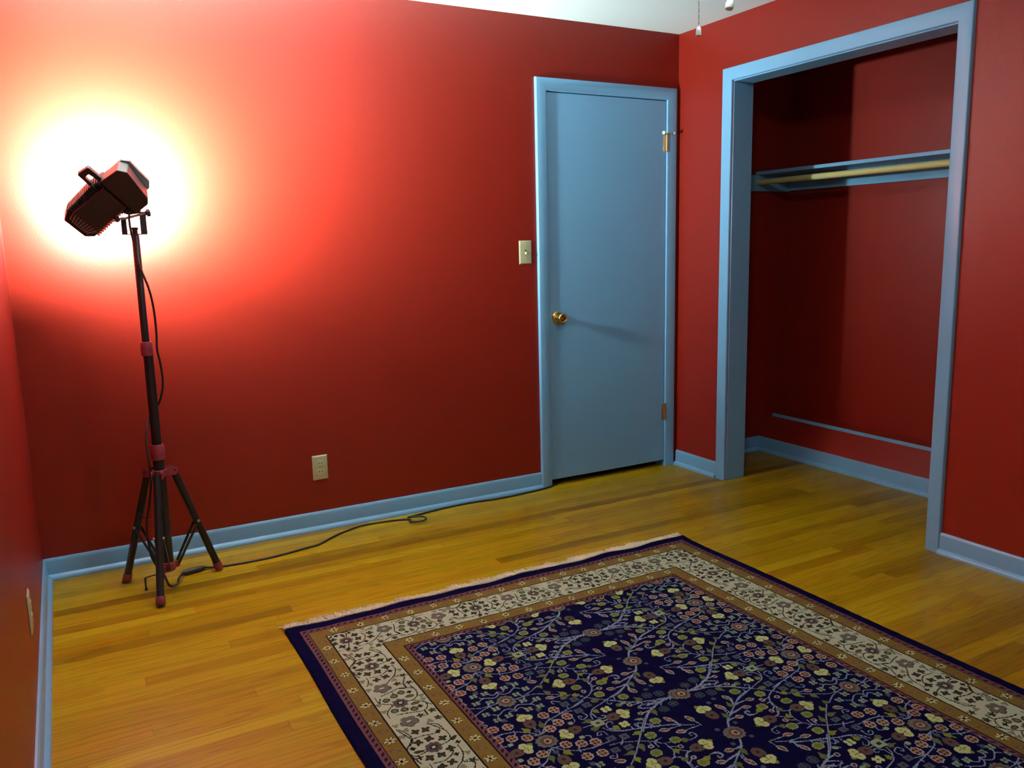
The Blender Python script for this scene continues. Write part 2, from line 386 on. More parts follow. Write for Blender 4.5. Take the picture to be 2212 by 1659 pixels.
# ------------------------------------------------------------------ wall plates
def plate_mesh(frame, hw, hh):
    mb = MB(); O, u, v, n = frame
    p = [(-hw,-hh),(hw,-hh),(hw,hh),(-hw,hh)]
    q = [(-hw+.005,-hh+.005),(hw-.005,-hh+.005),(hw-.005,hh-.005),(-hw+.005,hh-.005)]
    mb.loft([[O+u*a+v*b+n*0.0005 for a,b in p], [O+u*a+v*b+n*0.0025 for a,b in p], [O+u*a+v*b+n*0.0062 for a,b in q]])
    return mb
Zv = Vector((0,0,1))
sw = thing('light_switch', 'almond toggle light switch plate on the red wall beside the door', 'light switch', (-1.005, 0, 1.277))
fr = (Vector((-1.005, 0, 1.277)), Vector((1,0,0)), Zv, Vector((0,-1,0)))
plate_mesh(fr, 0.0362, 0.060).build('switch_plate', M['plate'], sw, bevel=0.0008)
s = MB(); O = fr[0]; s.box(O.x-0.0052, O.x+0.0052, -0.0068, -0.0055, O.z-0.012, O.z+0.012); s.build('toggle_slot', M['slot'], sw)
s = MB(); s.loft([[O+Vector((a,-0.0064,b)) for a,b in ((-.0045,-.0105),(.0045,-.0105),(.0045,.006),(-.0045,.006))], [O+Vector((a,-0.0175,b-0.005)) for a,b in ((-.0036,-.0055),(.0036,-.0055),(.0036,.002),(-.0036,.002))]])
s.build('toggle', M['toggle'], sw, bevel=0.0012)
for dz in (0.0302, -0.0302):
    s = MB(); s.lathe(O+Vector((0,-0.0060,dz)), (0,-1,0), [(0,.001),(0,.0032),(.0012,.0026),(.0013,.0005)], 14); s.build('screw', M['plate'], sw)

def outlet(root, fr):
    O, u, v, n = fr
    plate_mesh(fr, 0.0362, 0.0592).build('outlet_plate', M['plate'], root, bevel=0.0008)
    for dv in (0.0203, -0.0203):
        mb = MB(); ring = []
        for i in range(28):
            a = 2*math.pi*i/28; x = 0.0172*math.cos(a); y = max(-0.0135, min(0.0135, 0.0172*math.sin(a))); ring.append((x, y+dv))
        mb.loft([[O+u*a+v*b+n*0.0058 for a,b in ring], [O+u*a+v*b+n*0.0086 for a,b in ring]])
        rc = mb.build('receptacle', M['toggle'], root, bevel=0.0006)
        sl = MB()
        for du in (-0.0063, 0.0063):
            hh = 0.0042
            sl.loft([[O+u*(du+a)+v*(dv+0.002+b)+n*w for a,b in ((-.0014,-hh),(.0014,-hh),(.0014,hh),(-.0014,hh))] for w in (0.0084, 0.0090)])
        sl.build('slot', M['slot'], rc)
    mb = MB(); mb.lathe(O+n*0.0060, n, [(0,.001),(0,.0032),(.0012,.0026),(.0013,.0005)], 14); mb.build('screw', M['steel'], root)
o1 = thing('wall_outlet', 'almond duplex outlet low on the red wall between work light and door', 'outlet', (-2.143, 0, 0.3015))
outlet(o1, (Vector((-2.143, 0, 0.3015)), Vector((1,0,0)), Zv, Vector((0,-1,0))))
o2 = thing('wall_outlet', 'almond outlet plate seen edge-on on the left wall', 'outlet', (XL, -1.112, 0.305))
outlet(o2, (Vector((XL, -1.112, 0.305)), Vector((0,1,0)), Zv, Vector((1,0,0))))

# ------------------------------------------------------------------ closet fittings
s = MB(); s.box(0.570, XC-e, YCL-e, YCR+e, 1.692, 1.711)
tag(s.build('closet_shelf', M['blue'], bevel=0.002, smooth=False), 'blue painted board shelf across the top of the closet', 'shelf')
c1 = MB(); c1.box(XC-0.021, XC-e, YCL-0.020, YCR+e, 1.601, 1.6914)
tag(c1.build('shelf_cleat', M['blue'], bevel=0.0015, smooth=False), 'long blue board on the closet back wall under the shelf', 'shelf support')
c2 = MB(); c2.box(0.40, XC-e, YCL-e, YCL-0.0195, 1.598, 1.6914)
tag(c2.build('shelf_cleat', M['blue'], bevel=0.0015, smooth=False), 'short blue board on the closet side wall holding the rod end', 'shelf support')
r = MB(); r.tube([(0.570, YCL-0.020, 1.648), (0.570, YCR+0.001, 1.648)], 0.0165, 24)
tag(r.build('closet_rod', M['rod_wood']), 'pale wooden hanging rod under the closet shelf', 'closet rod')

# ------------------------------------------------------------------ ceiling fixture above the frame, from which two pull chains hang
FX, FY = -1.675, -2.135
fx = thing('ceiling_light', 'small lit white ceiling light above the two pull chains', 'ceiling light', (FX, FY, 2.36))
f = MB(); f.lathe((FX,FY,2.4394), (0,0,-1), [(0,.001),(0,.075),(.015,.075),(.030,.062),(.034,.001)], 32); f.build('canopy', M['white_plastic'], fx)
f = MB(); f.lathe((FX,FY,2.4055), (0,0,-1), [(0,.001),(0,.055),(.03,.075),(.06,.070),(.085,.045),(.095,.001)], 32); f.build('glass_shade', M['lit_glass'], fx)

def pull_chain(x, y, zb, ztop, label, big, tilt):
    root = thing('pull_chain', label, 'pull chain', (x, y, zb))
    ax = Vector((tilt[0], tilt[1], 1)).normalized()
    fb = MB()
    if big:
        prof = [(0,.001),(0.0005,.0075),(.002,.0095),(.012,.0105),(.020,.0085),(.030,.0045),(.036,.0025),(.037,.001)]; Lf = 0.036
    else:
        prof = [(0,.001),(0.0005,.0055),(.0015,.0066),(.010,.0062),(.019,.0052),(.022,.0030),(.024,.001)]; Lf = 0.023
    fb.lathe((x,y,zb), ax, prof, 24)
    fb.build('pull_fob', M['white_plastic'], root)
    ch = MB(); p = Vector((x,y,zb)) + ax*Lf; z = p.z
    while z < ztop:
        ch.ico((p.x, p.y, z+0.0022), 0.0022, 8, 5); z += 0.0050
    ch.tube([(p.x,p.y,p.z),(p.x,p.y,ztop)], 0.0008, 6)
    ch.build('bead_chain', M['white_plastic'], root)
pull_chain(-1.7150, -2.125, 1.8075, 2.4100, 'white beaded pull chain with a small fob hanging before the corner', False, (0.05, 0.05))
pull_chain(-1.6425, -2.151, 1.870, 2.4100, 'white fan chain fob cut off by the top of the picture', True, (0.25, 0.1))
# ------------------------------------------------------------------ tripod work light
CX, CY = -2.866, -0.340
wl = thing('work_light', 'black halogen work light on a red-collared tripod, glowing at the red wall', 'work light', (CX, CY, 0))
p = MB(); p.lathe((CX,CY,0.545), (0,0,1), [(0,.001),(0,.0180),(.395,.0180),(.395,.001)], 24); p.build('pole_middle', M['black'], wl)
p = MB(); p.lathe((CX-.004,CY,0.93), (0,0,1), [(0,.001),(0,.0135),(.452,.0135),(.455,.0115),(.455,.001)], 24); p.build('pole_upper', M['black'], wl)
p = MB(); p.lathe((CX,CY,0.075), (0,0,1), [(0,.001),(0,.0205),(.462,.0205),(.462,.001)], 24); p.build('pole_lower', M['black'], wl)
for zc, r, h in ((0.932, 0.0215, 0.054), (0.522, 0.0255, 0.062)):
    p = MB(); p.lathe((CX-(0.003 if zc > .8 else 0),CY,zc), (0,0,1), [(0,.001),(0,r-.002),(.002,r),(h*.33,r),(h*.335,r-.001),(h*.36,r-.001),(h*.365,r+.0006),(h-.004,r-.0006),(h,r-.003),(h,.001)], 28)
    p.build('lock_collar', M['red_plastic'], wl)
feet = [(-3.016,-0.210), (-2.922,-0.533), (-2.670,-0.278)]
hub = MB(); HZ = 0.468
hub.lathe((CX,CY,HZ-.010), (0,0,1), [(0,.001),(0,.0265),(.022,.0265),(.024,.0245),(.024,.001)], 28)
low = MB(); LZc = 0.082
low.lathe((CX,CY,LZc-.016), (0,0,1), [(0,.001),(0,.0225),(.002,.0250),(.034,.0250),(.036,.0230),(.036,.001)], 24)
for fx, fy in feet:
    dv = Vector((fx-CX, fy-CY, 0)).normalized(); sv = Vector((-dv.y, dv.x, 0)); c = Vector((CX,CY,0))
    for sgn in (-1, 1):        # clevis ears, rounded at the end
        pl = []
        for r_, z_ in ((.020,-.012),(.052,-.016),(.062,-.010),(.066,.004),(.062,.014),(.050,.020),(.020,.014)):
            pl.append((r_, z_))
        hub.loft([[c + dv*r_ + sv*(sgn*.0175 + t) + Vector((0,0,HZ+z_)) for r_, z_ in pl] for t in (-.0017, .0017)])
        low.loft([[c + dv*r_ + sv*(sgn*.0085 + t) + Vector((0,0,LZc+z_)) for r_, z_ in ((.018,-.010),(.040,-.008),(.042,.012),(.018,.014))] for t in (-.0015, .0015)])
hub.build('leg_hub', M['red_plastic'], wl); low.build('brace_collar', M['red_plastic'], wl)
for i, (fx, fy) in enumerate(feet):
    dv = Vector((fx-CX, fy-CY, 0)); L = dv.length; dv.normalize(); sv = Vector((-dv.y, dv.x, 0)); c = Vector((CX,CY,0))
    top = c + dv*.052 + Vector((0,0,HZ+.006)); bot = c + dv*(L-.004) + Vector((0,0,0.028)); ax = (bot-top).normalized()
    m = MB(); m.tube([top, bot], 0.0142, 20); leg = m.build('leg', M['black'], wl)
    m = MB(); ln = (bot-top).length
    m.lathe(top + ax*(ln-.012), ax, [(0,.001),(0,.0165),(.003,.0175),(.030,.0178),(.0335,.0160),(.0335,.001)], 20); m.build('foot_cap', M['red_plastic'], leg)
    m = MB(); q = top + ax*(ln*.52)
    for sgn in (-1, 1):
        a = q + sv*(sgn*.0165); bq = c + dv*.036 + sv*(sgn*.0115) + Vector((0,0,LZc+.004))
        wv = (bq-a).normalized().cross(sv).normalized()*.0055
        m.loft([[a + sv*(t) + wv, a + sv*t - wv, bq + sv*t - wv, bq + sv*t + wv] for t in (-.0010, .0010)])
    m.build('brace', M['black'], leg)
    m = MB(); m.lathe(q - sv*.020, sv, [(0,.001),(0,.006),(.003,.006),(.003,.003),(.037,.003),(.037,.006),(.040,.006),(.040,.001)], 12); m.build('rivet', M['steel'], leg)
    m = MB(); qh = top + Vector((0,0,-.002)); m.lathe(qh - sv*.0215, sv, [(0,.001),(0,.0042),(.003,.0042),(.003,.0025),(.040,.0025),(.040,.0042),(.043,.0042),(.043,.001)], 12); m.build('rivet', M['black'], leg)
m = MB(); m.tube(catmull([(CX-.015,CY-.030,.072),(CX-.045,CY-.032,.070),(CX-.086,CY-.034,.066),(CX-.092,CY-.034,.058),(CX-.092,CY-.034,.018)],5), .0032, 8)
m.ico((CX-.092,CY-.034,.018), .0062, 10, 6); m.build('cord_hook', M['black'], wl)
m = MB(); m.tube([(CX-.090,CY+.060,.305),(CX-.055,CY-.024,.292),(CX-.012,CY-.024,.290)], .0016, 6); m.build('cord_hook', M['black'], wl)

# lamp head
n = Vector((.15,.80,.58)).normalized(); u = Vector((.83,-.73,.56)); u = (u - n*u.dot(n)).normalized(); v = u.cross(n)
if v.z < 0: v = -v
O = Vector((-2.945,-.345,1.520)); FR = (O,u,v,n)
m = MB(); m.prism([(-.176,-.048),(-.174,.046),(-.136,.066),(-.010,.083),(.055,.079),(.050,-.064),(.004,-.056),(-.150,-.070)], FR, -.030, .028, 0.97, 1.0)
m.prism([(-.150,-.045),(-.150,.042),(-.118,.056),(.045,.060),(.042,-.048),(-.128,-.058)], FR, -.046, -.0295, 0.93, 1.0)
body = m.build('lamp_housing', M['black_cast'], wl, bevel=.003, smooth=False)
m = MB()
for i in range(15):
    uu = -.128 + i*.0118
    top_ = .066 + (uu+.136)*.115 if uu < -.01 else .082
    bt_ = -.072 + (uu+.150)*.10
    m.loft([[O+u*(uu+a)+v*b+n*w for a, b in ((-.0018,bt_-.003),(.0018,bt_-.003),(.0018,top_+.003),(-.0018,top_+.003))] for w in (-.038,.014)])
m.build('cooling_fins', M['black_cast'], body, smooth=False)
m = MB()
for i in range(8):
    vv = -.040 + i*.0105; sp = (vv+.003)*.35
    m.loft([[O+u*(-.148+a)+v*(vv*.85+b+ (sp if a>0.02 else 0))+n*w for a, b in ((0,-.0022),(.034,-.0016),(.034,.0016),(0,.0022))] for w in (-.0475,-.0450)])
m.build('vent_ribs', M['grey_metal'], body, smooth=False)
m = MB(); m.prism([(.048,-.079),(.054,.078),(.128,.0755),(.146,.050),(.121,-.062),(.104,-.077)], FR, -.050, .027, 1.06, .95)
m.build('end_housing', M['black_cast'], body, bevel=.003, smooth=False)
m = MB()      # front frame with an opening for the glass
outer = [(-.150,-.048),(-.150,.040),(-.130,.056),(.134,.070),(.152,.050),(.141,-.050),(.121,-.069),(-.130,-.064)]
cu = sum(q_[0] for q_ in outer)/8; cv = sum(q_[1] for q_ in outer)/8
inner = [(cu+(a-cu)*.84, cv+(b-cv)*.76) for a, b in outer]
ring = lambda P_, w: [O+u*a+v*b+n*w for a, b in P_]
m.loft([ring(inner,.0285), ring(outer,.0285), ring(outer,.044), ring(inner,.044), ring(inner,.0285)], caps=False)
m.build('lens_frame', M['grey_metal'], wl, bevel=.001, smooth=False)
m = MB(); m.loft([ring(inner,.0290), ring(inner,.0310)]); 
refl = m.build('reflector', M['white_plastic'], wl, smooth=False)
m = MB()      # carrying handle
hw = .011
m.loft([[O+u*a+v*b+n*w for a, b in ((.000,.079),(.013,.080),(.0150,.116),(.0335,.1165),(.0385,.080),(.054,.079),(.0540,.132),(.0510,.137),(.0080,.140),(.0040,.136))] for w in (-.024,-.004)])
m.build('handle', M['black_cast'], body, bevel=.002, smooth=False)
# yoke and knobs
m = MB(); yb = -.34; xc = CX-.004
m.box(xc-.044, xc+.040, yb-.011, yb+.011, 1.388, 1.3915)
for x0, x1, zt in ((xc-.0445, xc-.0255, 1.452), (xc+.0205, xc+.0425, 1.472)):
    m.box(x0, x1, yb-.005, yb+.007, 1.388, zt)
yk = m.build('yoke', M['black_cast'], wl, bevel=.001, smooth=False)
m = MB(); m.lathe((xc,yb,1.3845), (0,0,1), [(0,.001),(0,.0125),(.004,.0125),(.005,.0095),(.020,.0095),(.022,.0120),(.030,.0120),(.031,.001)], 20); m.build('yoke_stud', M['black'], wl)
m = MB(); m.loft([[O+u*a+v*b+n*w for a, b in ((-.005,-.052),(.050,-.064),(.060,-.090),(.045,-.100),(.010,-.080))] for w in (-.028,.018)]); m.build('pivot_bracket', M['black_cast'], body, bevel=.002, smooth=False)
for (x, z, r, s_) in ((xc-.046, 1.443, .0125, -1), (xc+.041, 1.466, .0150, 1)):
    m = MB(); m.lathe((x, yb-.002, z), (s_,0,0.2), [(0,.001),(0,r*.55),(.004,r*.6),(.005,r),(.016,r*.95),(.018,r*.7),(.018,.001)], 9); m.build('tilt_knob', M['black_cast'], yk, angle=25)
m = MB(); m.tube([(xc-.046,yb-.002,1.443),(xc+.041,yb-.002,1.466)], .005, 10); m.build('tilt_bolt', M['steel'], yk)
# the lamp's own cord, from the head down the pole to its plug at the tripod's foot
cp = [(-2.886,-.372,1.470),(-2.888,-.374,1.425),(-2.884,-.372,1.385),(-2.876,-.362,1.345),(-2.872,-.362,1.290),(-2.857,-.366,1.235),(-2.842,-.364,1.180),(-2.833,-.360,1.110),(-2.831,-.356,1.020),(-2.834,-.354,.955),(-2.826,-.352,.890),(-2.824,-.350,.830),(-2.832,-.345,.780),(-2.848,-.316,.730),(-2.880,-.316,.690),(-2.896,-.345,.650),(-2.904,-.362,.600),(-2.904,-.372,.545),(-2.900,-.375,.490),(-2.903,-.374,.440),(-2.916,-.372,.360),(-2.930,-.378,.300),(-2.936,-.385,.235),(-2.930,-.385,.180)]
m = MB(); m.tube(catmull(cp,5), .0042, 8); 
m.tube(catmull([(-2.930,-.385,.180),(-2.922,-.386,.150),(-2.908,-.388,.112),(-2.894,-.390,.080)],5), [.0045,.0060,.0075,.0090,.0100,.0105,.0105,.0105,.0105,.0105,.0100,.0095,.0085,.0075,.0060,.0045], 10)
m.tube(catmull([(-2.894,-.390,.080),(-2.882,-.390,.040),(-2.874,-.384,.018),(-2.858,-.378,.010),(-2.842,-.370,.014),(-2.834,-.340,.022),(-2.822,-.300,.018),(-2.806,-.262,.013)],6), .0042, 8)
m.build('lamp_cord', M['rubber'], wl)
a, b_ = Vector((-2.806,-.262,.013)), Vector((-2.782,-.256,.013))
m = MB(); m.tube([a-(b_-a)*.4, a, a+(b_-a)*.5, b_], [.005,.0098,.0118,.0122], 14); m.build('lamp_plug', M['rubber'], wl)

# ------------------------------------------------------------------ extension cord on the floor
ec = thing('extension_cord', 'black extension cord running along the skirting from the tripod to the door', 'extension cord', (-1.75,-.15,0))
m = MB(); a = Vector((-2.7815,-.2558,.0130)); b_ = Vector((-2.715,-.2435,.0120)); ax = (b_-a)
m.tube([a, a+ax*.12, a+ax*.5, a+ax*.72, a+ax*.86, b_], [.0120,.0125,.0120,.0105,.0080,.0048], 14); m.build('socket_end', M['rubber'], ec)
zc = .0050
cp = [(-2.715,-.2435,.0110),(-2.675,-.2485,.0065),(-2.60,-.2560,zc),(-2.50,-.2600,zc),(-2.40,-.2520,zc),(-2.30,-.2300,zc),(-2.225,-.2130,zc),(-2.141,-.1500,zc),(-2.06,-.1050,zc),(-1.978,-.0760,zc),(-1.886,-.0780,zc),(-1.800,-.0930,zc),(-1.750,-.1170,.0058),(-1.764,-.1520,.009),(-1.745,-.1920,.014),(-1.712,-.2010,.017),(-1.688,-.1760,.0190),(-1.700,-.1420,.0185),(-1.735,-.1180,.0160),(-1.752,-.1000,.012),(-1.720,-.0820,.007),(-1.611,-.0560,zc),(-1.500,-.0420,zc),(-1.366,-.0400,zc),(-1.226,-.0560,zc),(-1.100,-.0500,zc),(-.985,-.0400,zc),(-.905,-.0260,zc),(-.845,-.0020,zc),(-.800,.0260,zc),(-.740,.060,zc),(-.66,.11,zc),(-.60,.25,zc),(-.55,.45,zc)]
m.v = []; m.f = []; m = MB(); m.tube(catmull(cp,7), .0044, 8); m.build('cord', M['rubber'], ec)

